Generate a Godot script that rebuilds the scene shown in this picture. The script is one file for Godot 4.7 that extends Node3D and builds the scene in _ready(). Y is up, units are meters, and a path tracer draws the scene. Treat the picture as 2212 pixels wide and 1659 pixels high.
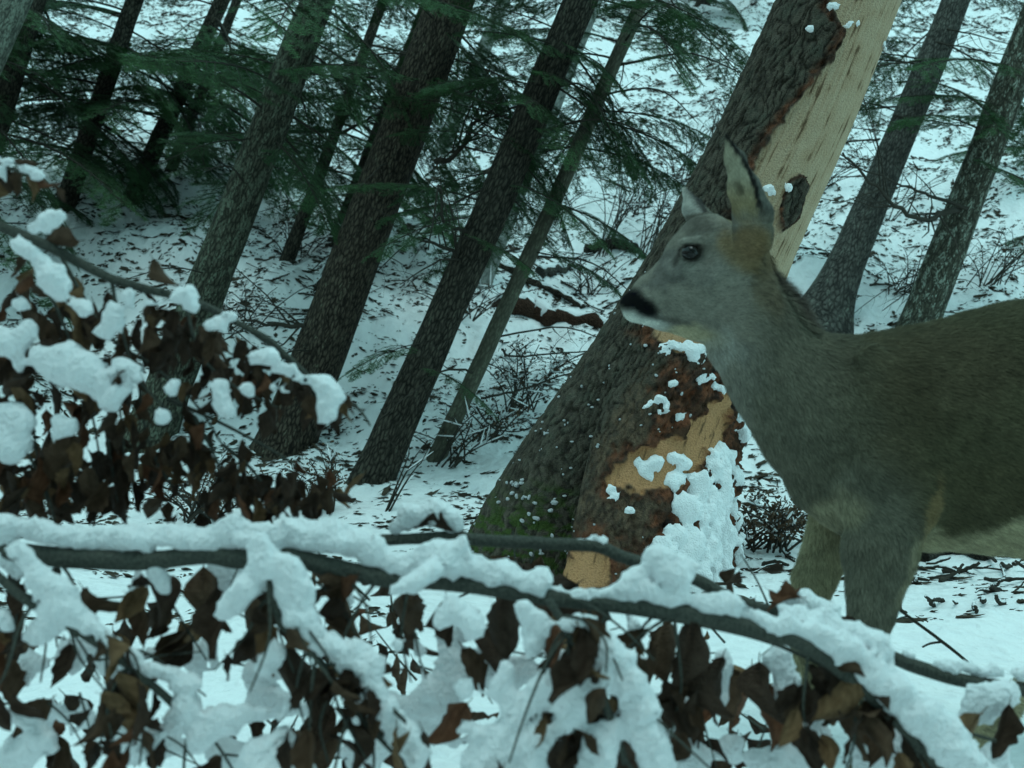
extends Node3D
# A snowy mountain wood seen by a wildlife camera that hangs askew: roe deer, spruces, snow-laden beech twigs.
# Lengths in the "slope frame": x along the slope, y square to the snow, -z into the wood; the whole frame is turned by TILT about z.

const TILT := 0.40
const PW := 2212.0
const PH := 1659.0
const FOCAL := 2268.0
const EYE := Vector3(0, 1.2, 0)

var slope := Transform3D()
var up := Vector3(sin(TILT), cos(TILT), 0)   # against gravity, in the slope frame
var rng := RandomNumberGenerator.new()
var base_of := {}
var taken := {}
var mats := {}
var noise_ground := FastNoiseLite.new()
var noise_a := FastNoiseLite.new()
var noise_b := FastNoiseLite.new()
var noise_plate := FastNoiseLite.new()

# ---------------------------------------------------------------- helpers
func lin(r: float, g: float, b: float) -> Color:
	return Color(r, g, b).linear_to_srgb()

func at(px: float, py: float, d: float) -> Vector3:
	return Vector3((px - PW * 0.5) / FOCAL * d, (PH * 0.5 - py) / FOCAL * d, -d)

func rnd(a: float, b: float) -> float:
	return rng.randf_range(a, b)

func numbered(called: String) -> String:
	var n: int = taken.get(called, 0)
	taken[called] = n + 1
	return called if n == 0 else "%s_%03d" % [called, n]

func thing(called: String, label: String, category: String, at_base: Vector3, group := "") -> Node3D:
	var o := Node3D.new()
	o.name = numbered(called)
	add_child(o)
	o.transform = slope * Transform3D(Basis(), at_base)
	o.set_meta("label", label)
	o.set_meta("category", category)
	if group:
		o.set_meta("group", group)
	base_of[o] = at_base
	return o

func part(called: String, mesh: Mesh, m: Material, parent: Node3D, placed = null) -> MeshInstance3D:
	var o := MeshInstance3D.new()
	o.name = called
	o.mesh = mesh
	if m:
		o.material_override = m
	parent.add_child(o, true)
	var off: Vector3 = -base_of[parent] if base_of.has(parent) else Vector3.ZERO
	if placed == null:
		o.position = off
	else:
		var t: Transform3D = placed
		t.origin += off
		o.transform = t
	return o

func solid(called: String, mesh: Mesh, m: Material, label: String, category: String, group := "") -> MeshInstance3D:
	var o := MeshInstance3D.new()
	o.name = numbered(called)
	o.mesh = mesh
	o.material_override = m
	add_child(o)
	o.transform = slope
	o.set_meta("label", label)
	o.set_meta("category", category)
	if group:
		o.set_meta("group", group)
	return o

class MB:
	var v := PackedVector3Array()
	var n := PackedVector3Array()
	var c := PackedColorArray()
	var t := PackedVector2Array()
	var i := PackedInt32Array()
	func add(p: Vector3, nn: Vector3, col: Color, uv: Vector2) -> int:
		v.append(p); n.append(nn); c.append(col); t.append(uv)
		return v.size() - 1
	func tri(a: int, b: int, d: int) -> void:
		# clockwise seen from the side the normals point to
		var f := (v[d] - v[a]).cross(v[b] - v[a])
		if f.dot(n[a] + n[b] + n[d]) >= 0.0:
			i.append(a); i.append(b); i.append(d)
		else:
			i.append(a); i.append(d); i.append(b)
	func quad(a: int, b: int, d: int, e: int) -> void:
		tri(a, b, d); tri(a, d, e)
	func smooth() -> void:
		var m := PackedVector3Array(); m.resize(v.size())
		for k in range(0, i.size(), 3):
			var f := (v[i[k + 2]] - v[i[k]]).cross(v[i[k + 1]] - v[i[k]])
			m[i[k]] += f; m[i[k + 1]] += f; m[i[k + 2]] += f
		for k in m.size():
			m[k] = m[k].normalized()
		n = m
	func into(mesh: ArrayMesh, mat: Material = null) -> ArrayMesh:
		if i.is_empty():
			return mesh
		var a := []
		a.resize(Mesh.ARRAY_MAX)
		a[Mesh.ARRAY_VERTEX] = v; a[Mesh.ARRAY_NORMAL] = n; a[Mesh.ARRAY_COLOR] = c; a[Mesh.ARRAY_TEX_UV] = t; a[Mesh.ARRAY_INDEX] = i
		mesh.add_surface_from_arrays(Mesh.PRIMITIVE_TRIANGLES, a)
		if mat:
			mesh.surface_set_material(mesh.get_surface_count() - 1, mat)
		return mesh
	func mesh() -> ArrayMesh:
		return into(ArrayMesh.new())

func tube(b: MB, pts: Array, radii: Array, sides: int, col := Color.WHITE, uvx := 1.0, uvy := 1.0, rough := 0.0, capped := true) -> void:
	var first := b.v.size()
	var along := 0.0
	var ref := Vector3(0, 0, 1)
	for k in pts.size():
		var p: Vector3 = pts[k]
		var w: Vector3 = (pts[mini(k + 1, pts.size() - 1)] - pts[maxi(k - 1, 0)]).normalized()
		if absf(w.dot(ref)) > 0.95:
			ref = Vector3(0, 1, 0.2).normalized()
		var e1 := w.cross(ref).normalized()
		var e2 := w.cross(e1)
		if k > 0:
			along += p.distance_to(pts[k - 1])
		for s in sides + 1:
			var th := TAU * s / sides
			var dir := e1 * cos(th) + e2 * sin(th)
			var r: float = radii[k]
			if rough > 0.0:
				var q := Vector3(cos(th), sin(th), 0) * 2.0 + Vector3(0, 0, along / maxf(r, 0.001) * 0.35)
				r *= 1.0 + rough * noise_a.get_noise_3dv(q * 30.0 + p * 11.0)
			b.add(p + dir * r, dir, col, Vector2(s * uvx / sides, along * uvy))
	for k in pts.size() - 1:
		for s in sides:
			var q := first + k * (sides + 1) + s
			b.quad(q, q + 1, q + sides + 2, q + sides + 1)
	if capped:
		for e in [0, pts.size() - 1]:
			var w: Vector3 = (pts[e] - pts[1 if e == 0 else e - 1]).normalized()
			var ce := b.add(pts[e], w, col, Vector2(0.5, along * uvy))
			var ring := first + int(e) * (sides + 1)
			var rim := []
			for s in sides + 1:
				rim.append(b.add(b.v[ring + s], w, col, b.t[ring + s]))
			for s in sides:
				b.tri(ce, rim[s], rim[s + 1])

func curve(pts: Array, steps: int) -> Array:
	# Catmull-Rom through the given points
	var out := []
	for k in pts.size() - 1:
		var a: Vector3 = pts[maxi(k - 1, 0)]
		var b: Vector3 = pts[k]
		var c: Vector3 = pts[k + 1]
		var d: Vector3 = pts[mini(k + 2, pts.size() - 1)]
		for s in steps:
			out.append(b.cubic_interpolate(c, a, d, float(s) / steps))
	out.append(pts[-1])
	return out

func spread_values(vals: Array, steps: int) -> Array:
	var out := []
	for k in vals.size() - 1:
		for s in steps:
			out.append(lerpf(vals[k], vals[k + 1], float(s) / steps))
	out.append(vals[-1])
	return out

# ---------------------------------------------------------------- rounded bodies: tapered capsules joined by a smooth minimum, meshed as surface nets
class Field:
	# one entry for each capsule: start, start radius, (scaled) span, end radius, flattening in z, blending length, sign
	var a := PackedVector3Array()
	var ab := PackedVector3Array()
	var inv := PackedFloat32Array()
	var ra := PackedFloat32Array()
	var rb := PackedFloat32Array()
	var zs := PackedFloat32Array()
	var bl := PackedFloat32Array()
	var neg := PackedByteArray()
	var lo := Vector3(1e9, 1e9, 1e9)
	var hi := Vector3(-1e9, -1e9, -1e9)
	var cell := 0.005
	var noise: FastNoiseLite
	var amp := 0.0
	var freq := 1.0
	var nx := 0
	var ny := 0
	var nz := 0
	var val := PackedFloat32Array()
	var slot := PackedInt32Array()
	var leaves := []
	var b: MB
	func bone(p: Vector3, r1: float, q: Vector3, r2: float, flat := 1.0, blend := 0.01, cut := false) -> void:
		var d := q - p
		d.z /= flat
		a.append(p); ab.append(d); ra.append(r1); rb.append(r2); zs.append(flat); bl.append(blend); neg.append(1 if cut else 0)
		inv.append(1.0 / maxf(d.length_squared(), 1e-9))
		if not cut:
			var e := Vector3.ONE * (maxf(r1, r2) * maxf(1.0, flat) + 0.02)
			lo = lo.min(p.min(q) - e)
			hi = hi.max(p.max(q) + e)
	func one(k: int, p: Vector3) -> float:
		var q := p - a[k]
		q.z /= zs[k]
		var t := clampf(q.dot(ab[k]) * inv[k], 0.0, 1.0)
		return (q - ab[k] * t).length() - lerpf(ra[k], rb[k], t)
	func at(p: Vector3, list: PackedInt32Array) -> float:
		var d := 1e3
		for k in list:
			var e := one(k, p)
			if neg[k]:
				e = -e
				var h := clampf(0.5 - 0.5 * (e - d) / bl[k], 0.0, 1.0)
				d = lerpf(e, d, h) + bl[k] * h * (1.0 - h)
			else:
				var h := clampf(0.5 + 0.5 * (d - e) / bl[k], 0.0, 1.0)
				d = lerpf(d, e, h) - bl[k] * h * (1.0 - h)
		if amp > 0.0:
			d += amp * noise.get_noise_3dv(p * freq) + amp * 0.65 * noise.get_noise_3dv(p * freq * 3.1 + Vector3(70, 0, 30))
		return d
	func split(x: int, y: int, z: int, size: int, list: PackedInt32Array) -> void:
		var half := size * cell * 0.5
		var p := lo + Vector3(x, y, z) * cell + Vector3.ONE * half
		var reach := half * 1.7321 * 1.7 + 0.03
		var near := PackedInt32Array()
		for k in list:
			if one(k, p) < reach:
				near.append(k)
		if near.is_empty():
			return
		if absf(at(p, near)) > half * 1.7321 * 1.7 + amp * 1.6 + 0.004:
			return
		if size == 4:
			leaves.append([x, y, z])
			for i in 5:
				for j in 5:
					for k in 5:
						var id := ((z + k) * ny + (y + j)) * nx + x + i
						if val[id] > 1e5:
							val[id] = at(lo + Vector3(x + i, y + j, z + k) * cell, near)
			return
		var s := size / 2
		for i in 2:
			for j in 2:
				for k in 2:
					split(x + i * s, y + j * s, z + k * s, s, near)
	func build() -> MB:
		var n := ((hi - lo) / cell).ceil()
		var top := 32
		var bx := int(ceil(n.x / top)); var by := int(ceil(n.y / top)); var bz := int(ceil(n.z / top))
		nx = bx * top + 1; ny = by * top + 1; nz = bz * top + 1
		val.resize(nx * ny * nz); val.fill(1e6)
		slot.resize(nx * ny * nz); slot.fill(-1)
		var all := PackedInt32Array(range(a.size()))
		for i in bx:
			for j in by:
				for k in bz:
					split(i * top, j * top, k * top, top, all)
		b = MB.new()
		var sx := 1; var sy := nx; var sz := nx * ny
		for l in leaves:
			for k in 4:
				for j in 4:
					for i in 4:
						var x: int = l[0] + i
						var y: int = l[1] + j
						var z: int = l[2] + k
						var id := (z * ny + y) * nx + x
						var c := [val[id], val[id + sx], val[id + sy], val[id + sx + sy], val[id + sz], val[id + sx + sz], val[id + sy + sz], val[id + sx + sy + sz]]
						var inside := 0
						for e in c:
							if e < 0.0:
								inside += 1
						if inside == 0 or inside == 8:
							continue
						var sum := Vector3.ZERO
						var cnt := 0
						for e in [[0, 1], [2, 3], [4, 5], [6, 7], [0, 2], [1, 3], [4, 6], [5, 7], [0, 4], [1, 5], [2, 6], [3, 7]]:
							var u: float = c[e[0]]
							var w: float = c[e[1]]
							if (u < 0.0) != (w < 0.0):
								var f := u / (u - w)
								var pa := Vector3(e[0] & 1, (e[0] >> 1) & 1, e[0] >> 2)
								var pb := Vector3(e[1] & 1, (e[1] >> 1) & 1, e[1] >> 2)
								sum += pa.lerp(pb, f)
								cnt += 1
						slot[id] = b.v.size()
						b.v.append(lo + (Vector3(x, y, z) + sum / cnt) * cell)
		for l in leaves:
			for k in 4:
				for j in 4:
					for i in 4:
						var x: int = l[0] + i
						var y: int = l[1] + j
						var z: int = l[2] + k
						var id := (z * ny + y) * nx + x
						if slot[id] < 0:
							continue
						var inn := val[id] < 0.0
						if y > 0 and z > 0 and inn != (val[id + sx] < 0.0):
							face(slot[id - sy - sz], slot[id - sz], slot[id], slot[id - sy], inn)
						if x > 0 and z > 0 and inn != (val[id + sy] < 0.0):
							face(slot[id - sx - sz], slot[id - sx], slot[id], slot[id - sz], inn)
						if x > 0 and y > 0 and inn != (val[id + sz] < 0.0):
							face(slot[id - sx - sy], slot[id - sy], slot[id], slot[id - sx], inn)
		b.c.resize(b.v.size()); b.c.fill(Color.WHITE)
		b.t.resize(b.v.size())
		b.smooth()
		val = PackedFloat32Array(); slot = PackedInt32Array()
		return b
	func face(p: int, q: int, r: int, s: int, inn: bool) -> void:
		if p < 0 or q < 0 or r < 0 or s < 0:
			return
		if inn:
			b.i.append_array([p, r, q, p, s, r])
		else:
			b.i.append_array([p, q, r, p, r, s])

func snow_parts(parent: Node3D, f: Field) -> void:
	# every clump that hangs together is a part of its own
	var b := f.build()
	var boss := PackedInt32Array(range(b.v.size()))
	for k in range(0, b.i.size(), 3):
		var r := [0, 0, 0]
		for e in 3:
			var q := b.i[k + e]
			while boss[q] != q:
				boss[q] = boss[boss[q]]
				q = boss[q]
			r[e] = q
		var least: int = mini(r[0], mini(r[1], r[2]))
		for e in 3:
			boss[r[e]] = least
	var pieces := {}
	var place := PackedInt32Array()
	place.resize(b.v.size())
	for q in b.v.size():
		var r := q
		while boss[r] != r:
			r = boss[r]
		boss[q] = r
		if not pieces.has(r):
			pieces[r] = MB.new()
		var m: MB = pieces[r]
		place[q] = m.add(b.v[q], b.n[q], Color.WHITE, Vector2.ZERO)
	for k in range(0, b.i.size(), 3):
		var m: MB = pieces[boss[b.i[k]]]
		m.i.append(place[b.i[k]]); m.i.append(place[b.i[k + 1]]); m.i.append(place[b.i[k + 2]])
	for r in pieces:
		var m: MB = pieces[r]
		if m.v.size() > 40:
			part("snow", m.mesh(), mats.snow, parent)

# ---------------------------------------------------------------- materials
func grey(kind: int, freq: float, sd: int, size: int, oct := 4) -> PackedByteArray:
	var f := FastNoiseLite.new()
	f.seed = sd
	f.frequency = freq
	f.noise_type = kind as FastNoiseLite.NoiseType
	f.fractal_octaves = oct
	if kind == FastNoiseLite.TYPE_CELLULAR:
		f.cellular_return_type = FastNoiseLite.RETURN_DISTANCE2_SUB
		f.fractal_type = FastNoiseLite.FRACTAL_NONE
		f.domain_warp_enabled = true
		f.domain_warp_amplitude = 22.0
		f.domain_warp_frequency = 0.02
	var im := f.get_seamless_image(size, size)
	im.convert(Image.FORMAT_L8)
	return im.get_data()

func bark_material(called: String, dark: Color, light: Color, lichen: Color, amount: float, sd: int, relief: float, tinted := false) -> StandardMaterial3D:
	# colours are linear; scaly plates with darker cracks and crusts of lichen
	var s := 512
	var plates := grey(FastNoiseLite.TYPE_CELLULAR, 0.034, sd, s)
	var large := grey(FastNoiseLite.TYPE_SIMPLEX_SMOOTH, 0.012, sd + 1, s, 3)
	var fine := grey(FastNoiseLite.TYPE_SIMPLEX_SMOOTH, 0.07, sd + 2, s, 4)
	var spots := grey(FastNoiseLite.TYPE_SIMPLEX_SMOOTH, 0.06, sd + 3, s, 5)
	var col := PackedByteArray(); col.resize(s * s * 3)
	var hgt := PackedByteArray(); hgt.resize(s * s)
	for k in s * s:
		var pl := clampf(plates[k] / 255.0 * 2.2, 0.0, 1.0)
		var fi := fine[k] / 255.0
		var h := clampf(pl * 0.65 + fi * 0.35, 0.0, 1.0)
		var c := dark.lerp(light, clampf(h * 1.1 - 0.15 + (large[k] / 255.0 - 0.5) * 0.5, 0.0, 1.0))
		var li := smoothstep(1.0 - amount, 1.12 - amount, spots[k] / 255.0 * 0.55 + large[k] / 255.0 * 0.5) * (0.35 + 0.65 * fi)
		c = c.lerp(lichen, li).linear_to_srgb()
		col[k * 3] = c.r8; col[k * 3 + 1] = c.g8; col[k * 3 + 2] = c.b8
		hgt[k] = int(h * 255.0)
	var m := StandardMaterial3D.new()
	m.resource_name = called
	m.albedo_texture = ImageTexture.create_from_image(Image.create_from_data(s, s, false, Image.FORMAT_RGB8, col))
	m.heightmap_enabled = true
	m.heightmap_texture = ImageTexture.create_from_image(Image.create_from_data(s, s, false, Image.FORMAT_L8, hgt))
	m.heightmap_scale = relief
	m.roughness = 0.95
	m.metallic_specular = 0.25
	m.vertex_color_use_as_albedo = tinted
	return m

func plain(called: String, c: Color, rough := 0.9, spec := 0.25, tinted := false) -> StandardMaterial3D:
	var m := StandardMaterial3D.new()
	m.resource_name = called
	m.albedo_color = c
	m.roughness = rough
	m.metallic_specular = spec
	m.vertex_color_use_as_albedo = tinted
	return m

func noisy(called: String, ramp: Array, freq: float, scale: float, sd: int, rough := 0.9, relief := 0.0, tinted := false) -> StandardMaterial3D:
	var f := FastNoiseLite.new()
	f.seed = sd
	f.frequency = freq
	f.fractal_octaves = 5
	var t := NoiseTexture2D.new()
	t.width = 512; t.height = 512
	t.seamless = true
	t.noise = f
	var g := Gradient.new()
	g.offsets = PackedFloat32Array([0.0, 0.5, 1.0])
	g.colors = PackedColorArray(ramp)
	t.color_ramp = g
	var m := plain(called, Color.WHITE, rough, 0.25, tinted)
	m.albedo_texture = t
	m.uv1_triplanar = true
	m.uv1_scale = Vector3.ONE * scale
	if relief > 0.0:
		var h := NoiseTexture2D.new()
		h.width = 512; h.height = 512
		h.seamless = true
		h.noise = f
		m.heightmap_enabled = true
		m.heightmap_texture = h
		m.heightmap_scale = relief
	return m

# ---------------------------------------------------------------- the ground
func ground_y(x: float, d: float) -> float:
	var rise := 0.62 * 0.4 * log(1.0 + exp((d - 5.15) / 0.4))
	var far := smoothstep(4.0, 7.0, d)
	var y := -0.62 + rise
	y += noise_ground.get_noise_2d(x * 1.1, d * 1.1) * lerpf(0.05, 0.30, far)
	y += noise_ground.get_noise_2d(x * 5.0 + 40.0, d * 6.0) * lerpf(0.022, 0.085, far)
	y += noise_ground.get_noise_2d(x * 17.0 + 90.0, d * 22.0) * lerpf(0.006, 0.034, far)
	return y

func make_ground() -> void:
	var b := MB.new()
	var nu := 360
	var nd := 520
	for j in nd + 1:
		var d := 0.15 * pow(34.0 / 0.15, float(j) / nd) if j > 0 else -1.5
		for i in nu + 1:
			var half := maxf(0.75 * d + 0.6, 1.6)
			var x := (float(i) / nu * 2.0 - 1.0) * half
			b.add(Vector3(x, ground_y(x, d), -d), Vector3(0, 1, 0), Color.WHITE, Vector2(x, d))
	for j in nd:
		for i in nu:
			var q := j * (nu + 1) + i
			b.quad(q, q + 1, q + nu + 2, q + nu + 1)
	b.smooth()
	var o := solid("snow_ground", b.mesh(), mats.snow_ground, "snow covered forest floor rising into a steep wooded slope", "ground")
	o.set_meta("kind", "structure")

func make_litter() -> void:
	# countless dead leaves and clods; their dark colour also paints shade under snowy lumps
	var kinds := []
	for k in 3:
		var b := MB.new()
		for l in 3 + k:
			var c := Vector3(rnd(-0.6, 0.6), rnd(-0.1, 0.25), rnd(-0.3, 0.3))
			var yaw := rnd(0, TAU)
			var e1 := Vector3(cos(yaw), rnd(-0.3, 0.3), sin(yaw)) * rnd(0.3, 0.7)
			var e2 := Vector3(-sin(yaw), rnd(0.2, 1.0), cos(yaw)) * rnd(0.15, 0.35)
			var nn := e1.cross(e2).normalized()
			if nn.y < 0:
				nn = -nn
			var p := []
			for s in 6:
				var th := TAU * s / 6
				p.append(b.add(c + e1 * cos(th) * rnd(0.7, 1.1) + e2 * sin(th) * rnd(0.7, 1.1) + nn * rnd(-0.06, 0.06), nn, Color.WHITE, Vector2.ZERO))
			var mid := b.add(c + nn * 0.12, nn, Color.WHITE, Vector2.ZERO)
			for s in 6:
				b.tri(mid, p[s], p[(s + 1) % 6])
		kinds.append(b.mesh())
	var names := ["dark leaf litter and painted shade of lumps in the thin snow", "brown dead leaves, clods and their painted shade dotting the snowy slope", "twigs, leaf scraps and painted shade marks strewn over the snow"]
	for k in 3:
		var mm := MultiMesh.new()
		mm.transform_format = MultiMesh.TRANSFORM_3D
		mm.use_colors = true
		mm.mesh = kinds[k]
		var list := []
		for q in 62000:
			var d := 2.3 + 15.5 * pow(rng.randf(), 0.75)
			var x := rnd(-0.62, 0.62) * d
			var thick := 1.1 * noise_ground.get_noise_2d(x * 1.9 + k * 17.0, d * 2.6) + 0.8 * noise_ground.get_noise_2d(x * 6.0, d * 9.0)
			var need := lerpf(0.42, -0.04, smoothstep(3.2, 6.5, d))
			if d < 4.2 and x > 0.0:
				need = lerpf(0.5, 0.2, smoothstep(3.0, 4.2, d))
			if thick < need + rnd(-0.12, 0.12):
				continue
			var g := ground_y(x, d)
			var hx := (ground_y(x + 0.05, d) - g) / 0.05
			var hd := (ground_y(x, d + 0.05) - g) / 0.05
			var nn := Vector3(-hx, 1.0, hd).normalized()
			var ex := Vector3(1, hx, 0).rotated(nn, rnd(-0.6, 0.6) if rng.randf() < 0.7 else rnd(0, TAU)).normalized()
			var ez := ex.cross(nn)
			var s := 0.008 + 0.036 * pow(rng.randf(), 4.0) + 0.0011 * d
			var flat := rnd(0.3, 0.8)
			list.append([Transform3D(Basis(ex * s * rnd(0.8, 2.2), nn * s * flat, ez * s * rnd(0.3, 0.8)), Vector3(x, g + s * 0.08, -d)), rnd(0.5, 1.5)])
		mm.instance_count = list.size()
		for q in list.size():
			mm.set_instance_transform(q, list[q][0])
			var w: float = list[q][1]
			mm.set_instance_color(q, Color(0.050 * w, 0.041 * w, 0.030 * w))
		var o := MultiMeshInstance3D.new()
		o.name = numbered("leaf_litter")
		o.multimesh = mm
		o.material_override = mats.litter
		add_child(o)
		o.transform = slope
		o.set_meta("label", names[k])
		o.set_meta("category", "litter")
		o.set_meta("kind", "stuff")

# ---------------------------------------------------------------- spruces
var boughs := []

func needles_along(b: MB, p: Vector3, q: Vector3, nrm: Vector3, gap: float, long: float, wide: float, shade: float) -> void:
	var w := q - p
	var len_ := w.length()
	if len_ < 0.004:
		return
	w /= len_
	var side := w.cross(nrm).normalized()
	var count := maxi(1, int(len_ / gap))
	for k in count:
		var c := p + w * (len_ * (k + rng.randf()) / count)
		for s: float in [-1.0, 1.0]:
			var dir: Vector3 = (side * s * rnd(0.7, 1.0) + w * rnd(0.35, 0.8) + nrm * rnd(-0.35, 0.45)).normalized()
			var l := long * rnd(0.7, 1.15)
			var g := shade * rnd(0.65, 1.35)
			var col := Color(0.042 * g, 0.098 * g, 0.038 * g)
			var nn := (nrm + side * s * 0.3).normalized()
			var a0 := b.add(c - w * wide, nn, col, Vector2.ZERO)
			var a1 := b.add(c + w * wide, nn, col, Vector2.ZERO)
			var a2 := b.add(c + dir * l, nn, col, Vector2.ZERO)
			b.tri(a0, a1, a2)

func bough_mesh(sd: int) -> ArrayMesh:
	# a flat spray about one metre long, along +x, drooping
	rng.seed = sd
	var wood := MB.new()
	var green := MB.new()
	var stem := []
	var rad := []
	var bend := rnd(-0.1, 0.1)
	for k in 9:
		var x := k / 8.0
		stem.append(Vector3(x, 0.08 * x - 0.28 * x * x, bend * x * x))
		rad.append(lerpf(0.008, 0.0016, x))
	tube(wood, stem, rad, 5)
	var c3 := Curve3D.new()
	for p in stem:
		c3.add_point(p)
	var x := 0.16
	var side := 1.0
	while x < 0.99:
		var p := c3.sample_baked(x * c3.get_baked_length(), true)
		var ahead := (c3.sample_baked(minf(x + 0.03, 1.0) * c3.get_baked_length(), true) - c3.sample_baked((x - 0.03) * c3.get_baked_length(), true)).normalized()
		var l := (0.40 * (1.0 - 0.72 * x) + 0.05) * rnd(0.6, 1.15)
		var ang := side * rnd(0.75, 1.1)
		var dir := ahead.rotated(Vector3.UP, ang)
		var q := p + dir * l * 0.5 + Vector3(0, -0.02 * l, 0)
		var e := p + dir * l + Vector3(0, rnd(-0.22, -0.05) * l, 0)
		tube(wood, [p, q, e], [0.003, 0.002, 0.0008], 3, Color.WHITE, 1.0, 1.0, 0.0, false)
		var nrm := Vector3(rnd(-0.15, 0.15), 1, rnd(-0.15, 0.15)).normalized()
		var shade := rnd(0.7, 1.3)
		needles_along(green, p.lerp(q, 0.4), q, nrm, 0.0052, 0.028, 0.0021, shade)
		needles_along(green, q, e, nrm, 0.0052, 0.028, 0.0021, shade)
		var u := 0.22
		var ss := 1.0
		while u < 0.97:
			var a := p.lerp(q, u * 2.0) if u < 0.5 else q.lerp(e, u * 2.0 - 1.0)
			var sl := l * 0.42 * (1.05 - u) * rnd(0.6, 1.2) + 0.02
			var sd2 := dir.rotated(Vector3.UP, ss * rnd(0.6, 1.0))
			var z := a + sd2 * sl + Vector3(0, rnd(-0.25, 0.0) * sl, 0)
			tube(wood, [a, z], [0.0012, 0.0006], 3, Color.WHITE, 1.0, 1.0, 0.0, false)
			needles_along(green, a, z, nrm, 0.0052, 0.026, 0.0021, shade)
			ss = -ss
			u += rnd(0.07, 0.13)
		side = -side
		x += rnd(0.03, 0.055)
	needles_along(green, stem[4], stem[8], Vector3.UP, 0.0055, 0.03, 0.0026, 1.0)
	var m := ArrayMesh.new()
	wood.into(m, mats.twig)
	green.into(m, mats.needles)
	return m

func trunk_points(x0: float, y0: float, x1: float, y1: float, d: float) -> Array:
	# from the ground below (x0, y0) up past (x1, y1), all at distance d
	var a := at(x0, y0, d)
	var z := at(x1, y1, d)
	var dir := (a - z).normalized()
	var p := a
	for k in 400:
		if p.y < ground_y(p.x, d) - 0.12:
			break
		p += dir * 0.02
	if p.y < ground_y(a.x, d) - 0.2:
		p = a
	return [p, z]

func bare_branch(tree: Node3D, pts: Array, r: float, called := "dead_branch", m: Material = null, shoots := 0.7) -> void:
	var b := MB.new()
	var rad := []
	for k in pts.size():
		rad.append(lerpf(r, r * 0.3, float(k) / (pts.size() - 1)))
	var c := curve(pts, 5)
	var rr := spread_values(rad, 5)
	for k in range(1, c.size() - 1):
		c[k] += Vector3(rnd(-1, 1), rnd(-1, 1), rnd(-1, 1)) * r * 0.6
	tube(b, c, rr, 6)
	var n := c.size()
	for q in int(n * shoots):
		var k := rng.randi_range(n / 4, n - 2)
		var w: Vector3 = (c[k + 1] - c[k]).normalized()
		var side := (w.rotated(Vector3(0, 0, 1), rnd(0.5, 1.1) * (1 if rng.randf() < 0.5 else -1)) + Vector3(0, 0, rnd(-0.5, 0.5))).normalized()
		var l := r * rnd(8, 26)
		var p: Vector3 = c[k]
		tube(b, [p, p + side * l * 0.5 + Vector3(0, -0.03 * l, 0), p + side * l + w * l * 0.3], [rr[k] * 0.5, rr[k] * 0.32, rr[k] * 0.15], 4, Color.WHITE, 1, 1, 0, false)
	part(called, b.mesh(), m if m else mats.twig, tree)

func spruce(label: String, x0: float, y0: float, x1: float, y1: float, d: float, w0: float, w1: float, m: Material, n: int, low: float, long: float, seed_: int, flare := 1.35, called := "spruce_tree", group := "spruce trunks on the slope") -> Node3D:
	# x0, y0 .. x1, y1: the axis; w0, w1: widths across; n boughs from height share "low" up
	rng.seed = seed_
	var e := trunk_points(x0, y0, x1, y1, d)
	var foot: Vector3 = e[0]
	var dir: Vector3 = (e[1] - foot).normalized()
	var seen: float = foot.distance_to(e[1])
	var total := seen + 1.6
	var t := thing(called, label, "tree", foot, group)
	var pts := []
	var rad := []
	var k0 := d / FOCAL * 0.5 * 0.92
	var steps := 90
	for k in steps + 1:
		var u := float(k) / steps
		var h := u * total
		var w := lerpf(w0, w1, clampf(h / seen, 0.0, 1.3)) * k0
		w *= 1.0 + (flare - 1.0) * exp(-h / 0.2) * 1.2
		pts.append(foot + dir * h + Vector3(noise_a.get_noise_2d(h * 40.0, seed_ * 7.0), 0, noise_a.get_noise_2d(h * 40.0, seed_ * 7.0 + 99.0)) * 0.012)
		rad.append(w)
	var b := MB.new()
	var r0: float = w0 * k0
	tube(b, pts, rad, 40, Color.WHITE, maxf(1.0, round(TAU * r0 / 0.34)), 1.0 / 0.8, 0.10)
	part("trunk", b.mesh(), m, t)
	for k in (6 if called == "spruce_tree" and w0 > 30.0 else 2):
		var h := rnd(0.2, 0.95) * seen
		var az := rnd(0, TAU)
		var out := Vector3(cos(az), rnd(-0.35, 0.1), sin(az)).normalized()
		var l := rnd(0.35, 0.95)
		var p := foot + dir * h
		bare_branch(t, [p, p + out * l * 0.5 + up * 0.04, p + out * l - up * rnd(0.0, 0.15)], rnd(0.0045, 0.008))
	for k in n:
		var h := lerpf(low, 1.08, (k + rng.randf()) / n) * seen
		var az := rnd(0, TAU)
		var out := Vector3(cos(az), 0, sin(az))
		var y := up
		var xx := (out - up * out.dot(up)).normalized()
		xx = (xx + up * rnd(-0.35, 0.15)).normalized()
		var zz := xx.cross(y).normalized()
		y = zz.cross(xx).normalized()
		var s := long * rnd(0.55, 1.15)
		var basis_ := Basis(xx, y, zz).rotated(xx, rnd(-0.3, 0.3)).scaled(Vector3.ONE * s)
		part("bough", boughs[rng.randi() % boughs.size()], null, t, Transform3D(basis_, foot + dir * h))
	return t

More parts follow.
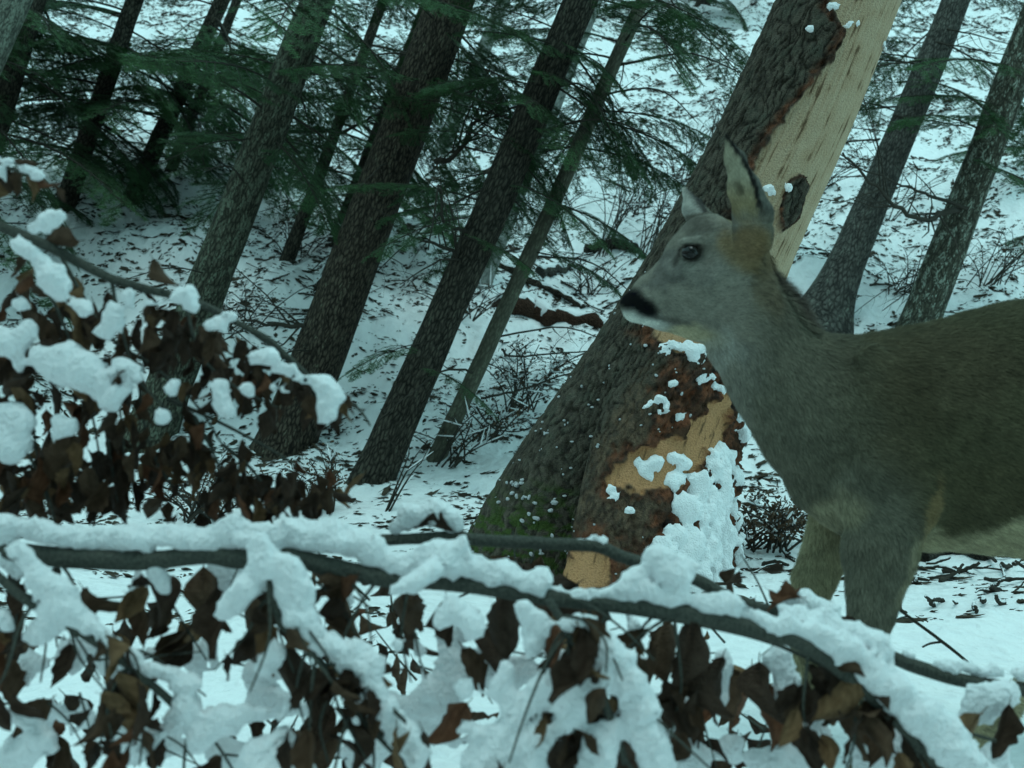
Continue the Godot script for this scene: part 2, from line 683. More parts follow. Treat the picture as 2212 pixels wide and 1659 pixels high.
func make_trees() -> void:
	for k in 5:
		boughs.append(bough_mesh(100 + k))
	var dk: Material = mats.bark_dark
	var t: Node3D
	spruce("pale lichen crusted trunk standing beside the darkest slim spruce", -60, 190, 22, 0, 6.2, 92, 84, mats.bark_lichen, 7, 0.3, 1.3, 11)
	spruce("dark slim spruce trunk half hidden by the pale lichen trunk", -50, 420, 64, 36, 7.4, 60, 50, dk, 20, 0.45, 1.4, 12)
	spruce("straight dark spruce trunk rising behind the snow loaded leaf tuft", 100, 560, 272, 54, 8.2, 48, 40, dk, 24, 0.45, 1.45, 13)
	spruce("thin dark spruce trunk wrapped in hanging green boughs", 232, 545, 480, 0, 8.4, 44, 34, dk, 24, 0.38, 1.3, 14)
	spruce("slender broken looking spruce stem among dense green boughs", 318, 500, 462, 130, 9.0, 28, 22, dk, 18, 0.4, 1.2, 15)
	spruce("thick spruce trunk with pale green lichen along one side", 340, 905, 686, 0, 5.7, 104, 78, mats.bark_lichen_dark, 22, 0.6, 1.0, 16)
	t = spruce("thin young spruce stem with forked dark side branches", 592, 645, 788, 110, 7.4, 34, 24, dk, 24, 0.48, 1.1, 17)
	bare_branch(t, [at(730, 290, 7.3), at(790, 262, 7.2), at(850, 225, 7.1)], 0.014)
	spruce("thinnest grey spruce stem leaning beside the broad brown trunk", 680, 622, 850, 180, 7.8, 22, 17, dk, 8, 0.4, 0.9, 18)
	spruce("mossy dark spruce stem tucked behind the broad brown trunk", 735, 560, 905, 110, 7.0, 50, 30, dk, 6, 0.4, 0.9, 28)
	t = spruce("broad brown scaly spruce trunk with short dead side branches", 612, 985, 974, 0, 5.5, 122, 108, mats.bark_brown, 9, 0.78, 0.95, 19)
	bare_branch(t, [at(690, 705, 5.45), at(610, 703, 5.4), at(520, 692, 5.3)], 0.016)
	bare_branch(t, [at(940, 350, 5.4), at(990, 330, 5.3), at(1030, 260, 5.2), at(1090, 232, 5.2)], 0.016)
	bare_branch(t, [at(950, 180, 5.4), at(1010, 210, 5.2), at(1080, 222, 5.0)], 0.014)
	t = spruce("scaly dark spruce trunk between the broad trunk and the smooth pole", 780, 1100, 1196, 140, 5.05, 90, 80, dk, 20, 0.66, 0.85, 20)
	bare_branch(t, [at(1010, 500, 5.0), at(960, 480, 4.9), at(950, 400, 4.8), at(925, 540, 4.8)], 0.01)
	bare_branch(t, [at(1000, 560, 5.0), at(950, 530, 4.9), at(880, 505, 4.8)], 0.012)
	for q in [[905, 790, -0.6, 0.45], [915, 740, 2.8, 0.4], [985, 510, 0.4, 0.5], [1010, 470, 2.6, 0.5]]:
		var xx := Vector3(cos(q[2]), -0.25, 0.6).normalized()
		var zz := xx.cross(up).normalized()
		part("bough", boughs[rng.randi() % 5], null, t, Transform3D(Basis(xx, zz.cross(xx), zz).scaled(Vector3.ONE * q[3]), at(q[0], q[1], 4.97)))
	spruce("pale grey smooth beech trunk far up behind the scaly trunks", 880, 500, 1014, 180, 9.5, 40, 34, mats.bark_beech, 0, 0.5, 0.8, 21, 1.3, "beech_tree", "pale beech trunks")
	spruce("pale grey smooth beech trunk half covered by a scaly dark trunk", 1022, 655, 1185, 250, 7.2, 46, 38, mats.bark_beech, 0, 0.5, 0.8, 22, 1.3, "beech_tree", "pale beech trunks")
	t = spruce("slim smooth olive pole of a young fir with drooping boughs", 903, 1080, 1390, 0, 5.3, 42, 32, mats.bark_smooth, 16, 0.7, 0.9, 23, 1.15)
	bare_branch(t, [at(1195, 470, 5.25), at(1215, 450, 5.1), at(1208, 500, 5.0)], 0.006)
	bare_branch(t, [at(1085, 755, 5.25), at(1110, 770, 5.1), at(1250, 760, 4.9), at(1370, 750, 4.7)], 0.007)
	bare_branch(t, [at(1040, 860, 5.25), at(1110, 845, 5.1), at(1230, 808, 4.9), at(1300, 790, 4.7)], 0.007)
	bare_branch(t, [at(1030, 880, 5.25), at(1060, 920, 5.1), at(1120, 930, 5.0), at(1250, 880, 4.8)], 0.006)
	for q in [[1160, 545, 0.2, 0.5], [1290, 260, -0.2, 0.75], [1300, 240, 0.5, 0.7], [1260, 320, 0.1, 0.7], [1200, 440, -0.3, 0.7]]:
		var xx := Vector3(cos(q[2]), -0.35 + 0.3 * q[2], 0.5).normalized()
		var zz := xx.cross(up).normalized()
		part("bough", boughs[rng.randi() % 5], null, t, Transform3D(Basis(xx, zz.cross(xx), zz).scaled(Vector3.ONE * q[3]), at(q[0], q[1], 5.25)))
	t = spruce("grey spruce with flared snowy roots behind the deer's neck", 1790, 660, 2066, 0, 6.9, 84, 62, mats.bark_grey, 9, 0.6, 0.95, 24, 2.1)
	for q in [[1900, 300, 3.4, 0.5], [1930, 250, 0.1, 0.6], [2010, 90, 0.0, 0.7], [2030, 60, -0.4, 0.8], [1990, 130, 3.3, 0.6]]:
		bare_branch(t, [at(q[0], q[1], 6.85), at(q[0] + cos(q[2]) * 70, q[1] + 15 * q[3], 6.7), at(q[0] + cos(q[2]) * 170, q[1] + 45 * q[3], 6.5)], 0.008)
	t = spruce("lichen speckled spruce trunk behind the deer's back", 1990, 690, 2205, 120, 6.6, 88, 74, mats.bark_speckled, 7, 0.62, 0.9, 25)
	bare_branch(t, [at(2070, 455, 6.5), at(2030, 460, 6.3), at(2000, 478, 6.1), at(1930, 445, 5.9), at(1880, 390, 5.8), at(1820, 330, 5.7)], 0.02)
	bare_branch(t, [at(2090, 450, 6.5), at(2010, 420, 6.3), at(1950, 400, 6.1), at(1830, 350, 5.9)], 0.013)
	spruce("slim far spruce at the edge of the slope behind the deer's rump", 2180, 640, 2330, 280, 8.6, 34, 26, mats.bark_beech, 7, 0.3, 1.0, 26)
	spruce("tall spruce whose low boughs hang beside the stripped trunk", 1500, 60, 1600, -200, 14.6, 34, 30, dk, 12, 0.0, 1.7, 27)

# ---------------------------------------------------------------- the big stripped spruce
const BIG_D := 3.5
var big_y := [-420.0, 0.0, 300.0, 560.0, 760.0, 950.0, 1150.0, 1290.0, 1420.0]
var big_x := [2000.0, 1818.0, 1690.0, 1560.0, 1462.0, 1372.0, 1305.0, 1278.0, 1268.0]
var big_w := [122.0, 137.0, 148.0, 160.0, 188.0, 232.0, 284.0, 314.0, 350.0]

func along_big(table: Array, y: float) -> float:
	for k in big_y.size() - 1:
		if y <= big_y[k + 1]:
			var u: float = (y - big_y[k]) / (big_y[k + 1] - big_y[k])
			u = clampf(u, 0.0, 1.0)
			return lerpf(table[k], table[k + 1], u)
	return table[-1]

func big_smooth(table: Array, y: float) -> float:
	return (along_big(table, y - 60.0) + along_big(table, y) * 2.0 + along_big(table, y + 60.0)) * 0.25

func spot(x: float, y: float, cx: float, cy: float, rx: float, ry: float, turn := 0.0) -> float:
	# about 1 at the middle of an ellipse, 0 on its rim, negative outside
	var q := Vector2(x - cx, y - cy).rotated(-turn)
	return 1.0 - sqrt(q.x * q.x / (rx * rx) + q.y * q.y / (ry * ry))

func big_point(th: float, y: float, cx := -1.0, w := -1.0) -> Array:
	# [point, 0 bark .. 1 bare wood, 0 .. 1 rotten, mossy, plate, lump]
	if w < 0.0:
		cx = big_smooth(big_x, y)
		w = big_smooth(big_w, y)
	var fl := smoothstep(660.0, 1150.0, y)
	var m := 1.0
	var valley := lerpf(-0.74, -0.42, smoothstep(740.0, 1200.0, y))
	m -= 0.40 * fl * exp(-pow((th - valley) / (0.34 if th < valley else 0.06), 2.0))
	m += 0.05 * fl * exp(-pow((th - valley - 0.32) / 0.2, 2.0))
	m -= 0.12 * fl * exp(-pow((th - 1.0) / 0.16, 2.0))
	m += 0.03 * sin(th * 3.0 + 1.0) * (0.4 + fl)
	var s := sin(th)
	var q := cx + w * s
	var wob := noise_b.get_noise_2d(q * 0.9, y * 0.9) * 26.0 + noise_b.get_noise_2d(q * 3.0 + 300.0, y * 3.0) * 14.0
	var ys := [-420.0, 0.0, 60.0, 100.0, 216.0, 277.0, 378.0, 470.0, 600.0, 690.0]
	var es := [-0.6, -0.55, -0.2, 0.08, 0.02, -0.22, -0.32, -0.24, -0.1, 0.35]
	var edge: float = es[-1]
	for k in ys.size() - 1:
		if y <= ys[k + 1]:
			edge = lerpf(es[k], es[k + 1], clampf((y - ys[k]) / (ys[k + 1] - ys[k]), 0.0, 1.0))
			break
	var wood := -100.0
	var front := cos(th) > -0.25
	if front and y < 700.0:
		wood = (s - edge) * 150.0 + wob * 0.7
		wood = minf(wood, 160.0 * -spot(q, y, 1680.0, 462.0, 28.0, 62.0, 0.35) - wob * 1.1)
		wood = minf(wood, 660.0 - y + wob)
	if front and y > 680.0:
		wood = maxf(wood, 60.0 * spot(q, y, 1462.0, 728.0, 80.0, 34.0) + wob * 0.6)
		wood = maxf(wood, 50.0 * spot(q, y, 1488.0, 922.0, 30.0, 92.0, 0.7) + wob * 0.9)
		wood = maxf(wood, 60.0 * spot(q, y, 1415.0, 985.0, 100.0, 44.0, -0.35) + wob * 1.0)
		wood = maxf(wood, 50.0 * spot(q, y, 1517.0, 930.0, 20.0, 70.0, 0.15) + wob * 0.5)
		wood = maxf(wood, 60.0 * spot(q, y, 1232.0, 1270.0, 52.0, 130.0, 0.1) + wob * 0.9)
	var bare := smoothstep(-3.0, 4.0, wood)
	var rot := 0.0
	if front:
		rot = smoothstep(valley + 0.40, valley + 0.66, th + wob * 0.014) * smoothstep(720.0, 840.0, y + wob)
		rot = maxf(rot, exp(-pow((wood + 12.0) / 12.0, 2.0)) * 0.9 * (1.0 - bare))
	var moss := 0.0
	if th < valley and th > -1.6:
		moss = smoothstep(1010.0, 1130.0, y + wob * 2.0) * smoothstep(0.0, 0.25, noise_b.get_noise_2d(q * 4.0, y * 4.0) + 0.15)
	var k := BIG_D / FOCAL
	var arc := th * w * 0.95
	var plate := smoothstep(0.0, 0.22, noise_plate.get_noise_2d(arc + 22.0 * noise_b.get_noise_2d(arc * 1.3, y * 1.3), y * 0.33) + 1.0)
	var lump := noise_a.get_noise_2d(arc * 3.6, y * 1.8)
	var rough := noise_a.get_noise_2d(arc * 2.2 + 900.0, y * 2.2)
	var lift := lerpf(plate * 0.0065 + lump * 0.0045 + rough * 0.006, lump * 0.0012 - 0.012, bare)
	lift = lerpf(lift, rough * 0.034 + lump * 0.014 + plate * 0.005 - 0.006, rot * (1.0 - bare))
	var p := at(cx, y, BIG_D) + Vector3(s, 0, cos(th) * 0.92) * (w * k * m) + Vector3(s, 0.0, cos(th)) * lift
	return [p, bare, rot, moss, plate, lump, rough]

func make_big_trunk() -> void:
	rng.seed = 4
	var foot := at(1275, 1310, BIG_D)
	foot.y = ground_y(foot.x, BIG_D)
	var t := thing("dead_spruce", "big dead spruce trunk with bark stripped off and a snowy flared foot", "tree", foot)
	var b := MB.new()
	var angles := []
	for i in 36:
		angles.append(lerpf(-PI, -1.75, i / 36.0))
	for i in 330:
		angles.append(lerpf(-1.75, 1.75, i / 330.0))
	for i in 37:
		angles.append(lerpf(1.75, PI, i / 36.0))
	var cols := angles.size() - 1
	var rows := 500
	for j in rows + 1:
		var y := lerpf(-420.0, 1420.0, float(j) / rows)
		var cx := big_smooth(big_x, y)
		var w := big_smooth(big_w, y)
		for i in cols + 1:
			var th: float = angles[i]
			var g := big_point(th, y, cx, w)
			var arc := th * w * 0.95
			var n1 := noise_b.get_noise_2d(arc * 1.5, y * 1.5)
			var n2 := noise_a.get_noise_2d(arc * 9.0, y * 5.0)
			var col := Color(0.028, 0.024, 0.019).lerp(Color(0.105, 0.090, 0.068), clampf(g[4] * 0.55 + 0.1 + n2 * 0.8 + g[5] * 0.6, 0.0, 1.0))
			col = col.lerp(Color(0.075, 0.082, 0.062), clampf(n1 * 0.8, 0.0, 0.5) * g[4])
			if th > -0.62 and y > 700.0 and g[2] < 0.99:
				col = col.lerp(Color(0.17, 0.115, 0.075).lerp(Color(0.06, 0.042, 0.03), clampf(0.5 + n2 * 1.6 + g[5], 0.0, 1.0)), smoothstep(-0.55, -0.3, th + n1 * 0.15) * smoothstep(720.0, 900.0, y) * 0.8)
			if g[2] > 0.01:
				var rotten := Color(0.075, 0.040, 0.027).lerp(Color(0.20, 0.075, 0.04), clampf(0.3 + n1 * 1.3 + n2 * 0.9, 0.0, 1.0)).lerp(Color(0.028, 0.022, 0.018), clampf(noise_b.get_noise_2d(arc * 2.6 + 700.0, y * 2.6) * 2.4 - 0.2, 0.0, 0.8))
				col = col.lerp(rotten, g[2])
			if g[1] > 0.01:
				var grain := noise_a.get_noise_2d(arc * 9.0 + 500.0, y * 0.28)
				var wood := Color(0.52, 0.395, 0.265).lerp(Color(0.43, 0.29, 0.175), clampf(0.35 + grain * 0.8 + n1 * 0.6, 0.0, 1.0))
				wood = wood.lerp(Color(0.56, 0.27, 0.12), smoothstep(640.0, 800.0, y) * 0.85)
				wood = wood.lerp(Color(0.10, 0.062, 0.036), clampf((n2 * 0.2 + grain * 1.6 + n1 * 1.0 - 0.62) * 2.2, 0.0, 0.85))
				col = col.lerp(wood, g[1])
			col = col.lerp(Color(0.05, 0.085, 0.018), g[3] * 0.8)
			b.add(g[0], Vector3.UP, col, Vector2(th, y / 340.0))
	for j in rows:
		for i in cols:
			var q := j * (cols + 1) + i
			b.i.append_array([q, q + 1, q + cols + 2, q, q + cols + 2, q + cols + 1])
	b.smooth()
	for j in rows + 1:
		var q := j * (cols + 1)
		var nn := (b.n[q] + b.n[q + cols]).normalized()
		b.n[q] = nn
		b.n[q + cols] = nn
	if b.n[(rows / 2) * (cols + 1) + cols / 2].z < 0.0:
		for q in b.n.size():
			b.n[q] = -b.n[q]
		for q in range(0, b.i.size(), 3):
			var s := b.i[q + 1]
			b.i[q + 1] = b.i[q + 2]
			b.i[q + 2] = s
	part("trunk", b.mesh(), mats.big_bark, t)
	# snow heaped on the broken right flank and on every ledge
	var f := Field.new()
	f.cell = 0.0068
	f.noise = noise_a
	f.amp = 0.012
	f.freq = 1900.0
	var lumps := 0
	while lumps < 560:
		var y := rnd(960, 1400)
		var s := rnd(-0.1, 1.0)
		var q := big_smooth(big_x, y) + big_smooth(big_w, y) * s
		var line := 1500.0 if y < 1010.0 else (lerpf(1455.0, 1365.0, (y - 1010.0) / 170.0) if y < 1180.0 else 1365.0 - (y - 1180.0) * 0.55)
		line += noise_b.get_noise_2d(y * 2.0, 5.0) * 60.0
		if q < line or noise_b.get_noise_2d(q * 2.2, y * 2.2) < -0.16 + (0.14 if y < 1060.0 else 0.0):
			continue
		var p: Vector3 = big_point(asin(clampf(s, -0.99, 0.99)), y)[0]
		var r := rnd(0.010, 0.030)
		f.bone(p, r, p + Vector3(rnd(-0.02, 0.02), rnd(-0.03, 0.01), 0.004), r * rnd(0.6, 1.0), 0.45, 0.03)
		lumps += 1
	for q in [[1375, 985, 22, 1445, 990, 20], [1400, 1010, 24, 1455, 1030, 22], [1350, 985, 14, 1380, 1000, 18], [1470, 1050, 24, 1500, 1010, 14], [1405, 745, 20, 1470, 765, 24], [1470, 760, 20, 1520, 785, 16], [1505, 745, 16, 1530, 760, 14], [1380, 870, 12, 1400, 862, 9], [1400, 880, 14, 1440, 890, 13], [1480, 820, 12, 1500, 812, 14], [1510, 830, 13, 1525, 840, 15], [1420, 828, 9, 1432, 832, 8], [1590, 900, 18, 1600, 940, 22], [1300, 1035, 9, 1310, 1050, 12], [1330, 1070, 7, 1340, 1075, 6], [1624, 432, 10, 1640, 438, 11], [1656, 424, 8, 1668, 440, 9], [1758, 52, 8, 1775, 58, 9], [1780, 96, 6, 1818, 90, 6], [1755, 25, 7, 1760, 30, 5], [1712, 104, 5, 1724, 106, 5], [1895, 118, 10, 1915, 100, 7], [1480, 1020, 18, 1560, 1010, 20]]:
		var a: float = asin(clampf((q[0] - big_smooth(big_x, q[1])) / big_smooth(big_w, q[1]), -0.97, 0.97))
		var z: float = asin(clampf((q[3] - big_smooth(big_x, q[4])) / big_smooth(big_w, q[4]), -0.97, 0.97))
		var kk := BIG_D / FOCAL
		var from: Vector3 = big_point(a, q[1])[0]
		var to: Vector3 = big_point(z, q[4])[0]
		for u in 4:
			var c: Vector3 = from.lerp(to, (u + rng.randf()) / 4.0) + Vector3(rnd(-1, 1), rnd(-1, 1), 0) * q[2] * kk * 0.5
			f.bone(c, q[2] * kk * rnd(0.45, 0.95), c + Vector3(rnd(-1, 1), rnd(-1, 0.4), 0) * q[5] * kk * 0.6, q[5] * kk * rnd(0.3, 0.7), 0.8, 0.01)
	snow_parts(t, f)
	# crumbs of snow caught in the bark: too many and too small to pick apart
	var mm := MultiMesh.new()
	mm.transform_format = MultiMesh.TRANSFORM_3D
	mm.mesh = crumb_mesh()
	var list := []
	while list.size() < 260:
		var y := rnd(500, 1380)
		var th := rnd(-1.5, 0.9)
		var q := big_smooth(big_x, y) + big_smooth(big_w, y) * sin(th)
		var thick := noise_b.get_noise_2d(q * 2.5 + 70.0, y * 2.5) * 1.2
		thick += 0.9 * maxf(0.0, spot(q, y, 1130.0, 1110.0, 75.0, 100.0)) + 0.5 * maxf(0.0, spot(q, y, 1185.0, 920.0, 60.0, 60.0)) + smoothstep(1120.0, 1250.0, y) * 0.35
		if thick < 0.25 + rnd(0.0, 0.55):
			continue
		var g := big_point(th, y)
		if g[1] > 0.5:
			continue
		var s := rnd(0.0025, 0.0065) + 0.012 * maxf(0.0, spot(q, y, 1130.0, 1110.0, 75.0, 110.0)) * rng.randf()
		list.append(Transform3D(Basis.from_euler(Vector3(rnd(0, TAU), rnd(0, TAU), 0)).scaled_local(Vector3(rnd(0.7, 1.6), rnd(0.4, 0.9), rnd(0.7, 1.3)) * s), g[0] + Vector3(sin(th), 0.3, cos(th)) * s * 0.4))
	mm.instance_count = list.size()
	for q in list.size():
		mm.set_instance_transform(q, list[q])
	var o := MultiMeshInstance3D.new()
	o.name = "snow_crumbs"
	o.multimesh = mm
	o.material_override = mats.snow
	o.set_meta("kind", "stuff")
	t.add_child(o)
	o.position = -base_of[t]

func crumb_mesh() -> ArrayMesh:
	var b := MB.new()
	var n := 8
	for j in 6:
		var v := PI * j / 5.0
		for i in n + 1:
			var u := TAU * (i % n) / n
			var p := Vector3(sin(v) * cos(u), cos(v), sin(v) * sin(u))
			p *= 1.0 + 0.35 * noise_a.get_noise_3dv(p * 90.0)
			b.add(p, p.normalized(), Color.WHITE, Vector2.ZERO)
	for j in 5:
		for i in n:
			var q := j * (n + 1) + i
			b.quad(q, q + 1, q + n + 2, q + n + 1)
	return b.mesh()

# ---------------------------------------------------------------- the roe deer
const DEER_D := 1.72

func dp(x: float, y: float, z := 0.0) -> Vector3:
	var p := at(x, y, DEER_D)
	p.z += z
	return p

func soft(x: float, y: float, cx: float, cy: float, rx: float, ry: float, turn := 0.0) -> float:
	return smoothstep(-0.35, 0.35, spot(x, y, cx, cy, rx, ry, turn))

func fur_colour(p: Vector3, jit: float) -> Color:
	# markings of the winter coat, in the deer's own side view
	var x := p.x / DEER_D * FOCAL + PW * 0.5
	var y := PH * 0.5 - p.y / DEER_D * FOCAL
	var z := p.z + DEER_D
	var n := noise_b.get_noise_3d(x * 1.2, y * 1.2, z * 900.0)
	var n2 := noise_b.get_noise_3d(x * 5.0, y * 5.0, z * 3000.0)
	var wx := x + n * 30.0 + n2 * 8.0
	var wy := y + n * 26.0 + n2 * 8.0
	var c := Color(0.088, 0.080, 0.046)                                   # flank: olive brown
	c = c.lerp(Color(0.172, 0.160, 0.120), smoothstep(1960.0, 1640.0, wx) * 0.9)   # greyer towards the neck
	c = c.lerp(Color(0.28, 0.262, 0.215), smoothstep(1660.0, 1560.0, wx))   # grey head
	c = c.lerp(Color(0.10, 0.082, 0.05), soft(wx, wy, 1990, 800, 150, 90) * 0.55)
	c = c.lerp(Color(0.17, 0.16, 0.12), soft(wx, wy, 1840, 1180, 90, 190) * 0.8)     # foreleg
	c = c.lerp(Color(0.42, 0.37, 0.235), soft(wx, wy, 1770, 1105, 44, 62, 0.8) * 0.55) # pale breast
	c = c.lerp(Color(0.36, 0.32, 0.20), smoothstep(1115.0, 1160.0, wy + maxf(0.0, wx - 2050.0) * 0.3) * smoothstep(1930.0, 1985.0, wx))   # pale belly
	c = c.lerp(Color(0.22, 0.155, 0.075), soft(wx, wy, 1958, 1090, 16, 75, 0.15) * 0.7)   # crease behind the elbow
	if z < -0.03 and wy > 1110.0 and wx < 1900.0:
		c = c.lerp(Color(0.36, 0.31, 0.18), 0.7)
	c = c.lerp(Color(0.34, 0.30, 0.20), soft(wx, wy, 1925, 1210, 14, 80, 0.25) * 0.7)
	c = c.lerp(Color(0.07, 0.055, 0.045), smoothstep(0.0, 1.0, soft(wx, wy, 1710, 622, 30, 90, -0.4)) * 0.85)   # dark nape
	if x < 1690.0:
		c = c.lerp(Color(0.30, 0.185, 0.07), soft(wx, wy, 1600, 550, 64, 46, 0.5) * 0.65)    # rusty patch under the ear
		c = c.lerp(Color(0.17, 0.135, 0.085), soft(wx, wy, 1640, 610, 30, 70) * 0.7)
		c = c.lerp(Color(0.155, 0.15, 0.135), soft(wx, wy, 1425, 590, 60, 22, -0.85) * 0.8)   # bridge of the nose
		c = c.lerp(Color(0.11, 0.10, 0.085), soft(wx, wy, 1505, 470, 45, 30, -0.9) * 0.6)     # crown
		c = c.lerp(Color(0.29, 0.28, 0.245), soft(wx, wy, 1495, 590, 55, 30) * 0.5)
		c = c.lerp(Color(0.52, 0.46, 0.30), soft(wx, wy, 1490, 722, 66, 20, 0.2) * 0.85)      # throat
		c = c.lerp(Color(0.66, 0.66, 0.60), soft(x, y, 1386, 694, 52, 20, 0.2))               # white chin
		c = c.lerp(Color(0.42, 0.41, 0.36), soft(wx, wy, 1545, 760, 34, 50) * 0.7)
		c = c.lerp(Color(0.14, 0.13, 0.11), soft(x, y, 1440, 692, 46, 6, 0.2) * 0.8)          # mouth
		var ring := absf(Vector2((x - 1481.0) / 25.0, (y - 553.0) / 19.0).length() - 0.92)
		c = c.lerp(Color(0.03, 0.026, 0.022), smoothstep(0.2, 0.05, ring))
		c = c.lerp(Color(0.33, 0.315, 0.27), soft(x, y, 1481, 522, 28, 8, -0.35) * 0.75)
		c = c.lerp(Color(0.04, 0.035, 0.03), soft(x, y, 1450, 572, 14, 6, 1.9) * 0.8)
		# nose pad and the dark band behind it
		c = c.lerp(Color(0.008, 0.008, 0.009), maxf(soft(x, y, 1358, 648, 30, 25, 0.2), soft(x, y, 1384, 664, 38, 19, 0.5)))
		c = c.lerp(Color(0.60, 0.60, 0.55), soft(x, y, 1352, 682, 16, 7, 0.3) * 0.9)
	c = c.lerp(Color(0.05, 0.04, 0.03), soft(wx, wy, 1642, 615, 36, 80, -0.2) * smoothstep(0.12, 0.4, noise_a.get_noise_3d(x * 7.0, y * 11.0, z * 4000.0)) * 0.7)
	c = c.lerp(Color(0.075, 0.062, 0.036), soft(wx, wy, 1905, 900, 60, 150, 0.2) * 0.45)
	c = c.lerp(Color(0.085, 0.074, 0.04), soft(wx, wy, 2120, 1040, 120, 60, 0.1) * 0.5)
	# ears
	if y < 520.0 and x > 1526.0 and z > 0.0:
		var e := 1541.0 + (y - 318.0) * 0.62 - maxf(0.0, y - 400.0) * 0.30
		var side := x - e
		if y < 510.0 and x < 1680.0 and y < 318.0 + (x - 1500.0) * 2.4:
			if side < -4.0:
				c = c.lerp(Color(0.40, 0.37, 0.27).lerp(Color(0.34, 0.28, 0.16), smoothstep(400.0, 470.0, y)), smoothstep(505.0, 465.0, y + n2 * 20.0))
				c = c.lerp(Color(0.06, 0.05, 0.03), soft(x, y, 1572, 432, 8, 16, -0.4) * 0.7)
			elif side < 9.0:
				c = c.lerp(Color(0.022, 0.02, 0.018), smoothstep(500.0, 455.0, y))
			else:
				c = c.lerp(Color(0.15, 0.15, 0.13), smoothstep(500.0, 465.0, y))
			c = c.lerp(Color(0.02, 0.018, 0.016), smoothstep(345.0, 325.0, y))
	elif y < 452.0 and x < 1540.0:
		c = Color(0.5, 0.49, 0.44).lerp(Color(0.07, 0.065, 0.06), smoothstep(-6.0, 8.0, x - (1498.0 + (y - 395.0) * 0.42)))
	var w := 1.02 * (1.0 + 0.34 * n2 + 0.25 * n + jit)
	return Color(c.r * w, c.g * w, c.b * w)

